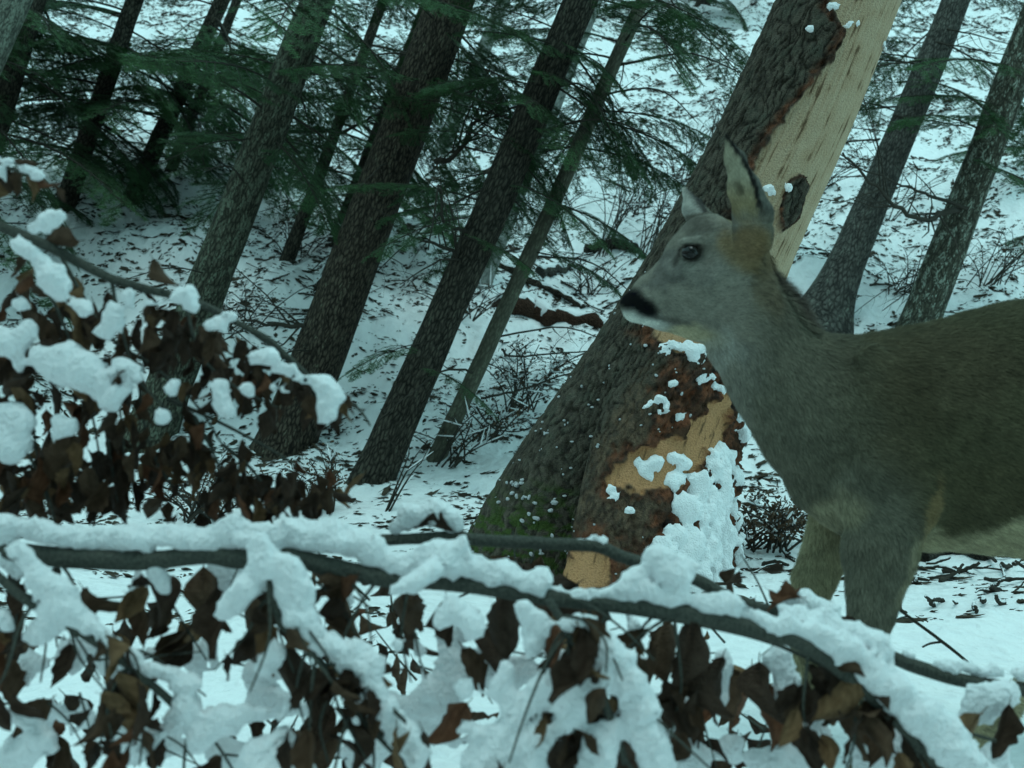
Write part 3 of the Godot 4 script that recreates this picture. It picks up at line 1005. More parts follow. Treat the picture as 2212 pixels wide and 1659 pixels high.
func make_deer() -> void:
	rng.seed = 77
	var foot := dp(1850, 1640, 0)
	foot.y = ground_y(foot.x, DEER_D)
	var t := thing("roe_deer", "roe deer doe in grey brown winter coat looking over snowy branches", "deer", foot)
	var f := Field.new()
	f.cell = 0.0052
	f.noise = noise_a
	f.amp = 0.0034
	f.freq = 900.0
	var k := DEER_D / FOCAL
	# x, y, r to x, y, r; z from, z to; flattening; blending
	var bones := [
		[1880, 930, 196, 2010, 943, 230, 0, 0, 0.60, 0.05], [2010, 943, 230, 2220, 922, 258, 0, 0, 0.58, 0.05], [2220, 922, 258, 2420, 915, 250, 0, 0, 0.60, 0.05], [2420, 915, 245, 2560, 960, 190, 0, 0, 0.66, 0.05],
		[1774, 882, 148, 1880, 930, 196, 0, 0, 0.64, 0.04], [1692, 812, 113, 1774, 882, 148, 0, 0, 0.72, 0.03], [1634, 715, 108, 1692, 812, 113, 0, 0, 0.74, 0.02], [1576, 612, 88, 1634, 715, 108, 0, 0, 0.76, 0.02],
		[1770, 1040, 62, 1860, 1085, 78, 0, 0, 0.7, 0.03],
		[1905, 860, 90, 1890, 1050, 96, 0.062, 0.07, 0.5, 0.03], [1905, 860, 90, 1880, 1050, 96, -0.062, -0.07, 0.5, 0.03],
		[1850, 780, 34, 1872, 990, 60, 0.075, 0.098, 0.5, 0.02], [1872, 990, 52, 1930, 1085, 44, 0.098, 0.096, 0.5, 0.02], [2120, 1000, 150, 2230, 1010, 170, 0.03, 0.03, 0.6, 0.05],
		[1888, 1060, 94, 1868, 1180, 74, 0.066, 0.07, 0.6, 0.022], [1868, 1180, 78, 1852, 1295, 49, 0.07, 0.068, 0.62, 0.012], [1850, 1295, 45, 1845, 1425, 29, 0.068, 0.066, 0.75, 0.01], [1845, 1425, 29, 1850, 1585, 20, 0.066, 0.066, 0.9, 0.01], [1850, 1585, 22, 1832, 1642, 26, 0.066, 0.066, 0.9, 0.01],
		[1872, 1060, 90, 1836, 1165, 62, -0.066, -0.075, 0.6, 0.022], [1836, 1165, 62, 1786, 1270, 46, -0.075, -0.075, 0.65, 0.012], [1786, 1270, 46, 1765, 1400, 29, -0.075, -0.075, 0.8, 0.01], [1765, 1400, 29, 1770, 1560, 20, -0.075, -0.075, 0.9, 0.01], [1770, 1560, 20, 1752, 1620, 26, -0.075, -0.075, 0.9, 0.01],
		[2500, 960, 165, 2425, 1130, 100, 0.06, 0.075, 0.55, 0.03], [2425, 1130, 100, 2352, 1318, 36, 0.075, 0.07, 0.6, 0.012], [2352, 1318, 34, 2150, 1474, 23, 0.07, 0.07, 0.85, 0.01], [2150, 1474, 24, 2090, 1560, 27, 0.07, 0.07, 0.9, 0.01],
		[2530, 980, 165, 2510, 1140, 95, -0.06, -0.075, 0.55, 0.03], [2510, 1140, 95, 2560, 1330, 38, -0.075, -0.07, 0.6, 0.012], [2560, 1330, 36, 2530, 1570, 22, -0.07, -0.07, 0.9, 0.01], [2530, 1570, 22, 2505, 1625, 27, -0.07, -0.07, 0.9, 0.01],
		[1366, 657, 28, 1420, 643, 54, 0, 0, 0.80, 0.012], [1420, 643, 54, 1492, 627, 92, 0, 0, 0.68, 0.012], [1492, 627, 92, 1556, 652, 84, 0, 0, 0.66, 0.012],
		[1366, 680, 14, 1440, 688, 24, 0, 0, 0.9, 0.008], [1440, 688, 24, 1505, 702, 34, 0, 0, 0.8, 0.012],
		[1486, 556, 50, 1528, 540, 70, 0, 0, 0.86, 0.012], [1528, 540, 72, 1582, 566, 80, 0, 0, 0.74, 0.012],
		[1464, 532, 9, 1500, 528, 12, 0.046, 0.05, 0.8, 0.008], [1464, 532, 9, 1500, 528, 12, -0.046, -0.05, 0.8, 0.008],
		[1470, 592, 26, 1530, 600, 40, 0.034, 0.034, 0.7, 0.012], [1470, 592, 26, 1530, 600, 40, -0.034, -0.034, 0.7, 0.012],
		[1612, 522, 40, 1610, 480, 40, 0.045, 0.060, 0.7, 0.012], [1610, 480, 38, 1585, 425, 32, 0.060, 0.078, 0.62, 0.008], [1585, 425, 32, 1563, 370, 21, 0.078, 0.086, 0.6, 0.008], [1563, 370, 21, 1541, 310, 3, 0.086, 0.084, 0.7, 0.008],
		[1535, 480, 30, 1514, 434, 22, -0.045, -0.07, 0.6, 0.008], [1514, 434, 22, 1494, 386, 4, -0.07, -0.085, 0.7, 0.008],
	]
	for q in bones:
		f.bone(dp(q[0], q[1], q[6]), q[2] * k, dp(q[3], q[4], q[7]), q[5] * k, q[8], q[9])
	# hollows: the ear's cup, the eye sockets
	f.bone(dp(1578, 478, 0.094), 14 * k, dp(1567, 420, 0.106), 21 * k, 0.8, 0.006, true)
	f.bone(dp(1567, 420, 0.106), 21 * k, dp(1549, 358, 0.104), 12 * k, 0.8, 0.006, true)
	for s: float in [1.0, -1.0]:
		f.bone(dp(1480, 555, s * 0.062), 13 * k, dp(1484, 555, s * 0.062), 13 * k, 1.0, 0.006, true)
	f.bone(dp(1346, 652, 0.017), 5 * k, dp(1352, 646, 0.021), 5 * k, 1.0, 0.004, true)
	var b := f.build()
	for q in b.v.size():
		b.c[q] = fur_colour(b.v[q], 0.0)
	part("body", b.mesh(), mats.fur_skin, t)
	# eyes
	for s: float in [1.0, -1.0]:
		var e := MB.new()
		for j in 15:
			var v := PI * j / 14.0
			for i in 25:
				var u := TAU * (i % 24) / 24.0
				var p := Vector3(cos(v), sin(v) * cos(u), sin(v) * sin(u))
				e.add(dp(1481, 554, s * 0.049) + p * Vector3(0.0150, 0.0122, 0.0125), p, Color.WHITE, Vector2.ZERO)
		for j in 14:
			for i in 24:
				var q := j * 25 + i
				e.quad(q, q + 1, q + 26, q + 25)
		part("eye", e.mesh(), mats.eye, t)
	# the coat: hairs that lie back from the nose over neck and flank
	var blade := MB.new()
	for q in [[-0.5, 0, 0], [0.5, 0, 0], [-0.4, 0.5, 0.10], [0.4, 0.5, 0.10], [0, 1, 0.06]]:
		blade.add(Vector3(q[0], q[1], q[2]), Vector3(0, 0, 1), Color.WHITE, Vector2.ZERO)
	blade.tri(0, 1, 3); blade.tri(0, 3, 2); blade.tri(2, 3, 4)
	var xf := []
	var cl := []
	for q in range(0, b.i.size(), 3):
		var p0 := b.v[b.i[q]]
		var p1 := b.v[b.i[q + 1]]
		var p2 := b.v[b.i[q + 2]]
		var area := (p1 - p0).cross(p2 - p0).length() * 0.5
		var px := p0.x / DEER_D * FOCAL + PW * 0.5
		if px > 2330.0:
			continue
		var py := PH * 0.5 - p0.y / DEER_D * FOCAL
		var head := smoothstep(1690.0, 1580.0, px) * smoothstep(800.0, 720.0, py)
		var per := lerpf(330000.0, 600000.0, head)
		var want := area * per
		var cnt := int(want) + (1 if rng.randf() < want - int(want) else 0)
		for h in cnt:
			var u := sqrt(rng.randf())
			var w := rng.randf()
			var p := p0 * (1.0 - u) + p1 * (u * (1.0 - w)) + p2 * (u * w)
			var nn := (b.n[b.i[q]] * (1.0 - u) + b.n[b.i[q + 1]] * (u * (1.0 - w)) + b.n[b.i[q + 2]] * (u * w)).normalized()
			var x := p.x / DEER_D * FOCAL + PW * 0.5
			var y := PH * 0.5 - p.y / DEER_D * FOCAL
			if Vector2((x - 1481.0) / 24.0, (y - 554.0) / 18.0).length() < 1.0:
				continue
			if soft(x, y, 1354, 650, 28, 22, 0.2) > 0.6:
				continue
			var ear := y < 500.0 and x < 1670.0 and (x > 1530.0 or y < 450.0) and y < 318.0 + (x - 1480.0) * 2.4
			var flow := Vector3(0.85, -0.42, 0)
			flow = flow.lerp(Vector3(0.5, -0.8, 0), smoothstep(1900.0, 1700.0, x))
			if head > 0.3:
				flow = flow.lerp(Vector3(1.0, 0.15 - smoothstep(580.0, 700.0, y) * 0.4, 0), head)
			flow = flow.lerp(Vector3(0.1, -1.0, 0), smoothstep(1080.0, 1180.0, y) * smoothstep(1990.0, 1930.0, x))
			if ear:
				flow = Vector3(-0.35, 1.0, 0)
			flow += Vector3(rnd(-1, 1), rnd(-1, 1), rnd(-1, 1)) * 0.30
			var dir := (flow - nn * flow.dot(nn))
			if dir.length() < 0.05:
				dir = Vector3(0, -1, 0) - nn * -nn.y
			var lay := 0.20 + 0.16 * rng.randf()
			dir = (dir.normalized() + nn * lay).normalized()
			var long := lerpf(0.0125, 0.007, head) * rnd(0.6, 1.2)
			long = lerpf(long, 0.0045, smoothstep(1470.0, 1390.0, x))
			if ear:
				long = 0.007
			if soft(x, y, 1708, 625, 30, 90, -0.4) > 0.2:
				long *= rnd(1.0, 1.7)
				dir = (dir + nn * rnd(0.3, 0.9)).normalized()
			long *= 1.0 - 0.6 * smoothstep(0.3, 1.2, 0.0)
			var sx := dir.cross(nn).normalized()
			var sn := sx.cross(dir)
			var wide := lerpf(0.0010, 0.0007, head)
			xf.append(Transform3D(Basis(sx * wide, dir * long, sn * long), p - nn * 0.0006))
			var hue := b.c[b.i[q]] * (1.0 - u) + b.c[b.i[q + 1]] * (u * (1.0 - w)) + b.c[b.i[q + 2]] * (u * w)
			cl.append(hue * rnd(0.58, 1.42))
	var mm := MultiMesh.new()
	mm.transform_format = MultiMesh.TRANSFORM_3D
	mm.use_colors = true
	mm.mesh = blade.mesh()
	mm.instance_count = xf.size()
	for q in xf.size():
		mm.set_instance_transform(q, xf[q])
		mm.set_instance_color(q, cl[q])
	var o := MultiMeshInstance3D.new()
	o.name = "fur"
	o.multimesh = mm
	o.material_override = mats.fur
	o.set_meta("kind", "stuff")
	t.add_child(o)
	o.position = -base_of[t]
	print("hairs ", xf.size(), " body ", b.v.size())

# ---------------------------------------------------------------- snow-laden beech branches before the lens
var leaf_meshes := []

func leaf_mesh(sd: int) -> ArrayMesh:
	# a withered beech leaf, one long along -y from its stalk, curled and pleated along its veins
	rng.seed = sd
	var b := MB.new()
	var curl := rnd(0.4, 2.0) * (1 if sd % 2 == 0 else -1)
	var roll := rnd(0.3, 3.6)
	var twist := rnd(-1.3, 1.3)
	var rows := 10
	var cols := 8
	for j in rows + 1:
		var v := float(j) / rows
		var w := 0.31 * pow(sin(PI * pow(v, 0.92)), 0.9) * (1.0 - 0.15 * v) + 0.012
		for i in cols + 1:
			var u := float(i) / cols * 2.0 - 1.0
			var x := u * w * (1.0 + 0.03 * (1 if j % 2 == 0 else -1) * absf(u))
			var z := -roll * x * x * 1.6 + 0.012 * (1 if j % 2 == 0 else -1) * absf(u) + 0.05 * sin(v * 9.0 + sd) * u
			var y := -v
			z += curl * 0.32 * v * v
			var a := twist * v
			var q := Vector3(x * cos(a) - z * sin(a), y + absf(x) * 0.15 + rnd(-0.02, 0.02), x * sin(a) + z * cos(a))
			if absf(u) > 0.8:
				q = q.lerp(Vector3(0, q.y, 0), rnd(0.0, 0.28))
			b.add(q, Vector3(0, 0, 1), Color.WHITE.lerp(Color(0.55, 0.5, 0.45), rng.randf()), Vector2(u * 0.5 + 0.5, v))
	for j in rows:
		for i in cols:
			var q := j * (cols + 1) + i
			b.i.append_array([q, q + 1, q + cols + 2, q, q + cols + 2, q + cols + 1])
	b.smooth()
	var stalk := MB.new()
	tube(b, [Vector3(0, 0.16, 0.02), Vector3(0, 0.0, 0), Vector3(0, -0.4, -0.005 + curl * 0.05)], [0.009, 0.011, 0.006], 4, Color(0.6, 0.6, 0.6), 1, 1, 0, false)
	return b.mesh()

func hang_leaf(parent: Node3D, p: Vector3, size: float, turn: float, yaw: float, pitch: float, m: Material) -> void:
	var bs := Basis(Vector3(0, 0, 1), turn) * Basis(Vector3(0, 1, 0), yaw) * Basis(Vector3(1, 0, 0), pitch)
	part("leaf", leaf_meshes[rng.randi() % leaf_meshes.size()], m, parent, Transform3D(bs.scaled(Vector3(rnd(0.8, 1.15), 1, 1) * size * 0.8), p))

func bunch(parent: Node3D, p: Vector3, size: float, n: int) -> void:
	for k in n:
		hang_leaf(parent, p + Vector3(rnd(-0.3, 0.3), rnd(-0.25, 0.15), rnd(-0.3, 0.3)) * size, size * rnd(0.5, 1.2), rnd(-1.0, 1.0), rnd(0, TAU), rnd(-0.6, 0.6), leaf_paint())

func leaf_paint() -> Material:
	var r := rng.randf()
	return mats.leaf_dark if r < 0.46 else (mats.leaf_brown if r < 0.80 else (mats.leaf_tan if r < 0.93 else mats.leaf_red))

func snow_field(lumps: Array, d: float, flat: float, off := 0.0, full := 0.82, rough := 0.009) -> Field:
	# lumps: chains of [x, y, r] at distance d
	var f := Field.new()
	f.cell = 0.0044
	f.noise = noise_a
	f.amp = rough
	f.freq = 2700.0
	var k := d / FOCAL
	for chain in lumps:
		for q in chain.size():
			var a: Array = chain[q]
			var z: Array = chain[mini(q + 1, chain.size() - 1)]
			if q == chain.size() - 1 and q > 0:
				break
			var da: float = d + off + (a[3] if a.size() > 3 else 0.0)
			var dz: float = d + off + (z[3] if z.size() > 3 else 0.0)
			f.bone(at(a[0], a[1], da), a[2] * k * full, at(z[0], z[1], dz), z[2] * k * full, flat, 0.010)
	return f

func stem(parent: Node3D, pts: Array, r: Array, d: float, called := "stem", m: Material = null, sides := 10) -> Array:
	var p := []
	for q in pts:
		p.append(at(q[0], q[1], d + (q[2] if q.size() > 2 else 0.0)))
	var c := curve(p, 8)
	var k := d / FOCAL
	var rr := []
	for q in spread_values(r, 8 * (pts.size() - 1) / (r.size() - 1)) if r.size() == pts.size() else spread_values([r[0], r[-1]], c.size() - 1):
		rr.append(q * k)
	while rr.size() < c.size():
		rr.append(rr[-1])
	var b := MB.new()
	tube(b, c, rr, sides, Color.WHITE, 1.0, 6.0, 0.16)
	part(called, b.mesh(), m if m else mats.branch, parent)
	return c

func zoomed(list: Array, ox: float, oy: float, s: float) -> Array:
	# chains noted on an enlarged drawing
	var out := []
	for chain in list:
		var c := []
		for q in chain:
			var e := [ox + q[0] / s, oy + q[1] / s]
			if q.size() > 2:
				e.append(q[2] / s)
			if q.size() > 3:
				e.append(q[3])
			c.append(e)
		out.append(c)
	return out

func twigs(parent: Node3D, from: Array, n: int, d: float, long: float, fall: float) -> Array:
	var tips := []
	for q in n:
		var k := rng.randi_range(1, from.size() - 2)
		var p: Vector3 = from[k]
		var ang := rnd(-1.0, 1.0) * 1.1 - PI / 2 * fall
		var dir := Vector3(cos(ang), sin(ang), rnd(-0.5, 0.5)).normalized()
		var l := long * rnd(0.5, 1.2)
		var pts := [p, p + dir * l * 0.35 + Vector3(0, 0.01, 0), p + dir * l * 0.7, p + dir * l + Vector3(rnd(-0.02, 0.02), -0.02, 0)]
		var c := curve(pts, 4)
		var rr := []
		for s in c.size():
			rr.append(lerpf(0.0022, 0.0009, float(s) / c.size()))
		var b := MB.new()
		tube(b, c, rr, 5)
		var tw := part("twig", b.mesh(), mats.branch, parent)
		for s in [4, 7, 9, 12]:
			tips.append([tw, c[mini(s, c.size() - 1)]])
	return tips

func make_front() -> void:
	for k in 18:
		leaf_meshes.append(leaf_mesh(300 + k))
	rng.seed = 31
	# --- the long bough across the view
	var d := 1.12
	var t := thing("snowy_branch", "long thick beech branch with a heavy ridge of snow across the deer's legs", "branch", at(0, 1190, d), "snow laden beech branches")
	var a := stem(t, [[-160, 1165], [28, 1193], [187, 1207], [327, 1211], [443, 1197], [518, 1207], [607, 1195], [700, 1221], [840, 1249], [970, 1258], [1161, 1286], [1300, 1303], [1454, 1319], [1566, 1342], [1705, 1380], [1780, 1421], [1846, 1473], [1939, 1557], [2050, 1680]], [24, 15], d)
	snow_parts(t, snow_field([
		[[-150, 1128, 40], [20, 1146, 34], [90, 1146, 30], [190, 1164, 27], [300, 1162, 30], [380, 1166, 26], [440, 1160, 28], [500, 1150, 36], [560, 1165, 34], [640, 1156, 38], [740, 1160, 38], [800, 1190, 30], [860, 1214, 27], [930, 1210, 34], [1000, 1222, 34], [1080, 1240, 32], [1160, 1256, 27], [1200, 1285, 20], [1240, 1285, 16], [1330, 1284, 20], [1400, 1280, 26], [1470, 1296, 18], [1520, 1302, 24], [1580, 1310, 28], [1650, 1340, 20], [1700, 1352, 22], [1760, 1370, 30], [1820, 1400, 40], [1880, 1450, 42], [1930, 1500, 48], [1990, 1550, 52], [2050, 1610, 55], [2110, 1690, 60]],
		[[330, 1190, 18], [335, 1235, 20], [352, 1268, 13]], [[8, 1150, 34], [10, 1210, 24], [40, 1235, 26]],
		[[900, 1215, 34, -0.01], [960, 1195, 36, -0.01], [1000, 1175, 20, -0.01]], [[930, 1230, 28, -0.03], [880, 1262, 22, -0.04], [850, 1278, 12, -0.05]],
		[[1700, 1330, 24, 0.02], [1790, 1345, 26, 0.02], [1840, 1365, 24, 0.02], [1900, 1400, 34, 0.01]],
		[[1360, 1262, 26], [1420, 1205, 30], [1450, 1240, 34], [1490, 1228, 22], [1440, 1290, 24]],
		[[1340, 1290, 16], [1365, 1265, 26]]], d, 0.85))
	var tips := twigs(t, a, 26, d, 0.12, 0.9)
	for q in 30:
		var e: Array = tips[rng.randi() % tips.size()]
		bunch(e[0], e[1], rnd(0.05, 0.075), 3)
	# --- the lower side shoots of that bough
	d = 1.06
	t = thing("snowy_branch", "lower beech shoot dropping from the branch ridge over fallen snow and leaves", "branch", at(40, 1230, d), "snow laden beech branches")
	var z4 := func(l): return zoomed(l, 0.0, 884.9, 2.1426)
	var c: Array = z4.call([[[-60, 720], [0, 780], [150, 900], [400, 1050], [550, 1150], [780, 1340], [900, 1480]]])[0]
	a = stem(t, c, [11, 9], d)
	snow_parts(t, snow_field(z4.call([
		[[90, 660, 60], [170, 770, 62], [250, 850, 88], [310, 930, 84], [230, 1000, 60], [160, 1040, 44], [110, 1060, 26]], [[310, 930, 70], [420, 980, 45], [520, 1070, 38], [600, 1130, 34], [700, 1200, 38], [790, 1230, 46], [870, 1280, 62], [880, 1370, 60], [830, 1440, 74]],
		[[960, 1480, 70], [1050, 1440, 72], [1130, 1405, 52], [1230, 1400, 32]], [[960, 1480, 80], [920, 1540, 60]], [[720, 1520, 50], [690, 1580, 60]],
		[[1290, 1560, 120], [1240, 1640, 160], [1330, 1720, 170]], [[60, 1400, 60], [140, 1440, 50], [200, 1540, 70], [60, 1620, 100]], [[0, 960, 50], [40, 1000, 40]]]), d, 0.8))
	tips = twigs(t, a, 12, d, 0.10, 0.8)
	for q in 13:
		var e: Array = tips[rng.randi() % tips.size()]
		bunch(e[0], e[1], rnd(0.045, 0.065), 3)
	t = thing("snowy_branch", "forked beech shoot with two arms of snow below the branch ridge", "branch", at(560, 1200, d), "snow laden beech branches")
	c = z4.call([[[1210, 640], [1260, 800], [1300, 980], [1450, 1130], [1550, 1260], [1700, 1450], [1900, 1660]]])[0]
	a = stem(t, c, [10, 8], d)
	snow_parts(t, snow_field(z4.call([
		[[1200, 620, 60], [1230, 720, 78], [1150, 810, 76], [1080, 890, 56], [1030, 950, 30]], [[1230, 720, 80], [1340, 760, 80], [1370, 860, 74], [1380, 950, 74], [1440, 1020, 66], [1530, 1090, 64], [1620, 1130, 78], [1700, 1200, 84], [1720, 1300, 74], [1790, 1400, 84], [1860, 1500, 80], [1930, 1600, 80]],
		[[1290, 1130, 44], [1230, 1180, 54], [1270, 1080, 40]], [[1340, 1370, 30], [1300, 1430, 44]]]), d, 0.8))
	tips = twigs(t, a, 14, d, 0.10, 0.8)
	for q in 14:
		var e: Array = tips[rng.randi() % tips.size()]
		bunch(e[0], e[1], rnd(0.045, 0.065), 3)
	t = thing("snowy_branch", "arched beech shoot under a thick hood of snow beside big dark leaves", "branch", at(1190, 1310, d), "snow laden beech branches")
	var z5 := func(l): return zoomed(l, 530.9, 884.9, 2.1426)
	c = z5.call([[[1400, 880], [1450, 960], [1520, 1080], [1600, 1230], [1680, 1400], [1760, 1640]]])[0]
	a = stem(t, c, [9, 8], d)
	snow_parts(t, snow_field(z5.call([
		[[1490, 990, 40], [1580, 990, 52], [1640, 1060, 66], [1700, 1140, 84], [1640, 1240, 84], [1560, 1320, 100], [1490, 1400, 90], [1440, 1450, 60]], [[1700, 1140, 84], [1770, 1260, 92], [1820, 1380, 96], [1860, 1500, 96], [1900, 1640, 110]], [[1700, 1480, 70], [1650, 1560, 100], [1600, 1660, 120]],
		[[1120, 1520, 90], [1240, 1500, 90], [1340, 1520, 90], [1300, 1620, 120], [1100, 1640, 120]], [[1200, 1230, 60], [1180, 1290, 60], [1240, 1370, 70], [1350, 1300, 50], [1330, 1380, 60], [1370, 1240, 44]], [[1000, 1290, 56], [1040, 1260, 34]], [[880, 1000, 46], [960, 920, 60], [1050, 1010, 62], [1040, 1050, 44]], [[1290, 920, 56], [1360, 1000, 62], [1330, 1090, 50]], [[700, 1080, 40], [720, 1050, 26]], [[1000, 1470, 44], [1060, 1490, 40]]]), d, 0.8))
	tips = twigs(t, a, 12, d, 0.12, 0.7)
	for q in 14:
		var e: Array = tips[rng.randi() % tips.size()]
		bunch(e[0], e[1], rnd(0.045, 0.07), 3)
	# --- big leaves hanging under the ridge
	t = thing("leafy_twig", "leafy beech twig with big brown hanging leaves and snow scraps", "twig", at(1500, 1330, 1.16), "snow laden beech branches")
	a = stem(t, [[1180, 1300], [1400, 1330], [1640, 1380], [1800, 1450], [1960, 1540], [2150, 1600]], [5, 4], 1.16)
	for q in [[700, 1265, 0.07, -0.2, 1.2], [740, 1290, 0.065, 0.3, 0.6], [870, 1290, 0.06, 0.2, 0.2], [900, 1280, 0.075, -0.3, 0.4], [965, 1290, 0.06, 0.1, 2.8], [1090, 1285, 0.085, 0.0, 0.1], [1075, 1330, 0.08, -0.1, 0.2], [1180, 1330, 0.07, 0.3, 0.6], [1440, 1340, 0.09, 0.2, 0.3], [1500, 1340, 0.1, -0.15, 0.1], [1480, 1400, 0.09, 0.3, 2.8], [1560, 1420, 0.085, -0.2, 0.4], [1640, 1430, 0.08, 0.0, 0.1], [1660, 1480, 0.08, 0.3, 0.4], [1790, 1460, 0.085, 0.1, 0.2], [1840, 1480, 0.09, -0.1, 0.1], [1900, 1500, 0.08, 0.2, 2.9], [1850, 1530, 0.08, 0.5, 0.4], [2120, 1540, 0.07, -0.6, 0.3], [2180, 1520, 0.07, -0.3, 0.3], [2090, 1580, 0.06, -1.0, 0.2], [330, 1235, 0.07, 0.5, 0.4], [440, 1225, 0.08, 0.0, 0.2], [470, 1270, 0.085, 0.1, 0.3], [280, 1290, 0.06, 0.7, 0.3], [560, 1340, 0.07, 0.4, 0.3], [620, 1390, 0.08, 0.0, 0.3], [680, 1440, 0.08, 0.1, 0.2], [150, 1390, 0.05, 0.0, 0.3], [110, 1510, 0.06, -0.9, 0.3], [270, 1480, 0.06, 0.2, 0.3], [1000, 1400, 0.07, 0.6, 0.3], [1010, 1520, 0.075, -0.6, 0.3], [1290, 1560, 0.05, -0.1, 0.3], [1330, 1500, 0.05, 0.1, 0.3], [30, 1300, 0.06, 0.4, 0.4], [20, 1420, 0.07, 0.1, 0.3]]:
		hang_leaf(t, at(q[0], q[1], 1.16 + rnd(-0.03, 0.05)), q[2] * 1.1, q[3], q[4] + (PI if rng.randf() < 0.3 else 0.0), rnd(-0.3, 0.3), leaf_paint())
	for q in 34:
		var x := rnd(-20, 2230)
		var y := rnd(1250, 1640) + maxf(0.0, (x - 1500) * 0.18)
		if x > 1880 and y < 1560:
			continue
		bunch(t, at(x, y, 1.2 + rnd(0.0, 0.22)), rnd(0.06, 0.09), 4)
	var scraps := []
	for q in 46:
		var x := rnd(-30, 2200)
		var y := rnd(1260, 1640) + maxf(0.0, (x - 1500) * 0.16)
		var ang := rnd(-0.9, 0.9) + (0.5 if rng.randf() < 0.6 else -0.5)
		var l := rnd(90, 260)
		stem(t, [[x, y], [x + cos(ang) * l * 0.5 + rnd(-14, 14), y + sin(ang) * l * 0.5], [x + cos(ang) * l, y + sin(ang) * l + rnd(-10, 20)]], [3.2, 1.4], 1.2 + rnd(-0.08, 0.2), "twig", mats.branch, 5)
		if rng.randf() < 0.55:
			scraps.append([[x + cos(ang) * l * 0.2, y + sin(ang) * l * 0.2 - 7, 9], [x + cos(ang) * l * 0.5, y + sin(ang) * l * 0.5 - 8, 14], [x + cos(ang) * l * 0.8, y + sin(ang) * l * 0.8 - 6, 8]])
	for q in 44:
		var x := rnd(-20, 2212)
		var y := rnd(1400, 1660) + maxf(0.0, (x - 1500) * 0.14)
		scraps.append([[x, y, rnd(22, 46)], [x + rnd(-50, 50), y + rnd(-6, 34), rnd(18, 40)], [x + rnd(-80, 80), y + rnd(10, 60), rnd(14, 34)]])
	for q in [[1560, 1420, 30], [1545, 1480, 26], [1680, 1420, 40], [1700, 1480, 44], [1720, 1540, 34], [740, 1290, 34], [1010, 1340, 44], [470, 1240, 36], [500, 1235, 40], [300, 1250, 22], [420, 1420, 44], [450, 1400, 34], [610, 1420, 30], [70, 1430, 40], [150, 1410, 36], [1470, 1640, 60], [1700, 1640, 60], [1580, 1620, 44], [500, 1640, 60], [250, 1560, 50], [330, 1610, 50], [1050, 1420, 36], [960, 1380, 26], [1380, 1280, 20], [2110, 1500, 34], [2060, 1600, 30], [560, 1500, 36], [2150, 1640, 50]]:
		scraps.append([[q[0], q[1], q[2] * 0.9], [q[0] + rnd(-24, 24), q[1] + rnd(5, 40), q[2] * rnd(0.5, 0.9)]])
	snow_parts(t, snow_field(scraps, 1.19, 0.6, 0.02))
	# --- the brush underneath
	t = thing("leafy_twig", "low dark beech brush on the snow beneath the branch ridge", "twig", at(900, 1600, 1.5), "snow laden beech branches")
	for q in 18:
		var x := rnd(-20, 1720)
		var y := rnd(1280, 1640)
		var dd := 1.42 + rnd(0.0, 0.3)
		var ang := rnd(-2.6, -0.5)
		var l := rnd(80, 200)
		stem(t, [[x, y], [x + cos(ang) * l * 0.5, y + sin(ang) * l * 0.5 + rnd(-10, 10)], [x + cos(ang) * l, y + sin(ang) * l]], [3.0, 1.2], dd, "twig", mats.branch, 5)
		bunch(t, at(x + cos(ang) * l * 0.7, y + sin(ang) * l * 0.7, dd), rnd(0.05, 0.075), 3)
		bunch(t, at(x + cos(ang) * l * 0.3, y + sin(ang) * l * 0.3, dd), rnd(0.045, 0.07), 2)
	# --- the second, thinner branch behind the ridge
	d = 1.25
	t = thing("snowy_branch", "thin dark branch behind the snow ridge with a domed snow cap on a leaf", "branch", at(1080, 1170, d), "snow laden beech branches")
	a = stem(t, [[560, 1175], [760, 1170], [980, 1160], [1020, 1165], [1180, 1174], [1290, 1180], [1350, 1205], [1500, 1250], [1580, 1295], [1700, 1330], [1790, 1350], [1860, 1372], [1920, 1415], [2010, 1450], [2110, 1475], [2300, 1500]], [13, 15], d)
	snow_parts(t, snow_field([
		[[850, 1138, 22], [885, 1115, 26], [930, 1106, 30], [965, 1118, 28], [985, 1140, 20]], [[1250, 1168, 10], [1300, 1170, 12]],
		[[1690, 1295, 24], [1740, 1298, 28], [1785, 1320, 28], [1795, 1365, 22], [1780, 1390, 18]], [[1960, 1415, 10], [2060, 1440, 14], [2140, 1448, 18], [2240, 1462, 22]], [[2040, 1450, 8], [2060, 1455, 8]]], d, 0.8))
	hang_leaf(t, at(985, 1150, d - 0.01), 0.07, -1.45, 1.2, 0.2, mats.leaf_dark)
	hang_leaf(t, at(960, 1140, d), 0.06, -1.6, 1.7, 0.2, mats.leaf_dark)
	hang_leaf(t, at(1730, 1290, d - 0.02), 0.055, -1.3, 1.0, 0.2, mats.leaf_red)
	hang_leaf(t, at(1660, 1275, d - 0.02), 0.045, 1.2, 1.0, 0.2, mats.leaf_red)
	# --- the slanting bough at the upper left with its leaf clusters
	d = 1.2
	t = thing("snowy_branch", "slanting thin bough hung with clusters of brown leaves and rounded snow", "branch", at(0, 489, d), "snow laden beech branches")
	a = stem(t, [[-120, 450], [0, 489], [80, 521], [160, 561], [240, 601], [320, 625], [400, 645], [460, 669], [520, 701], [580, 733], [620, 769], [660, 805]], [13, 5], d)
	var z3 := func(l): return zoomed(l, 0.0, 265.0, 2.5)
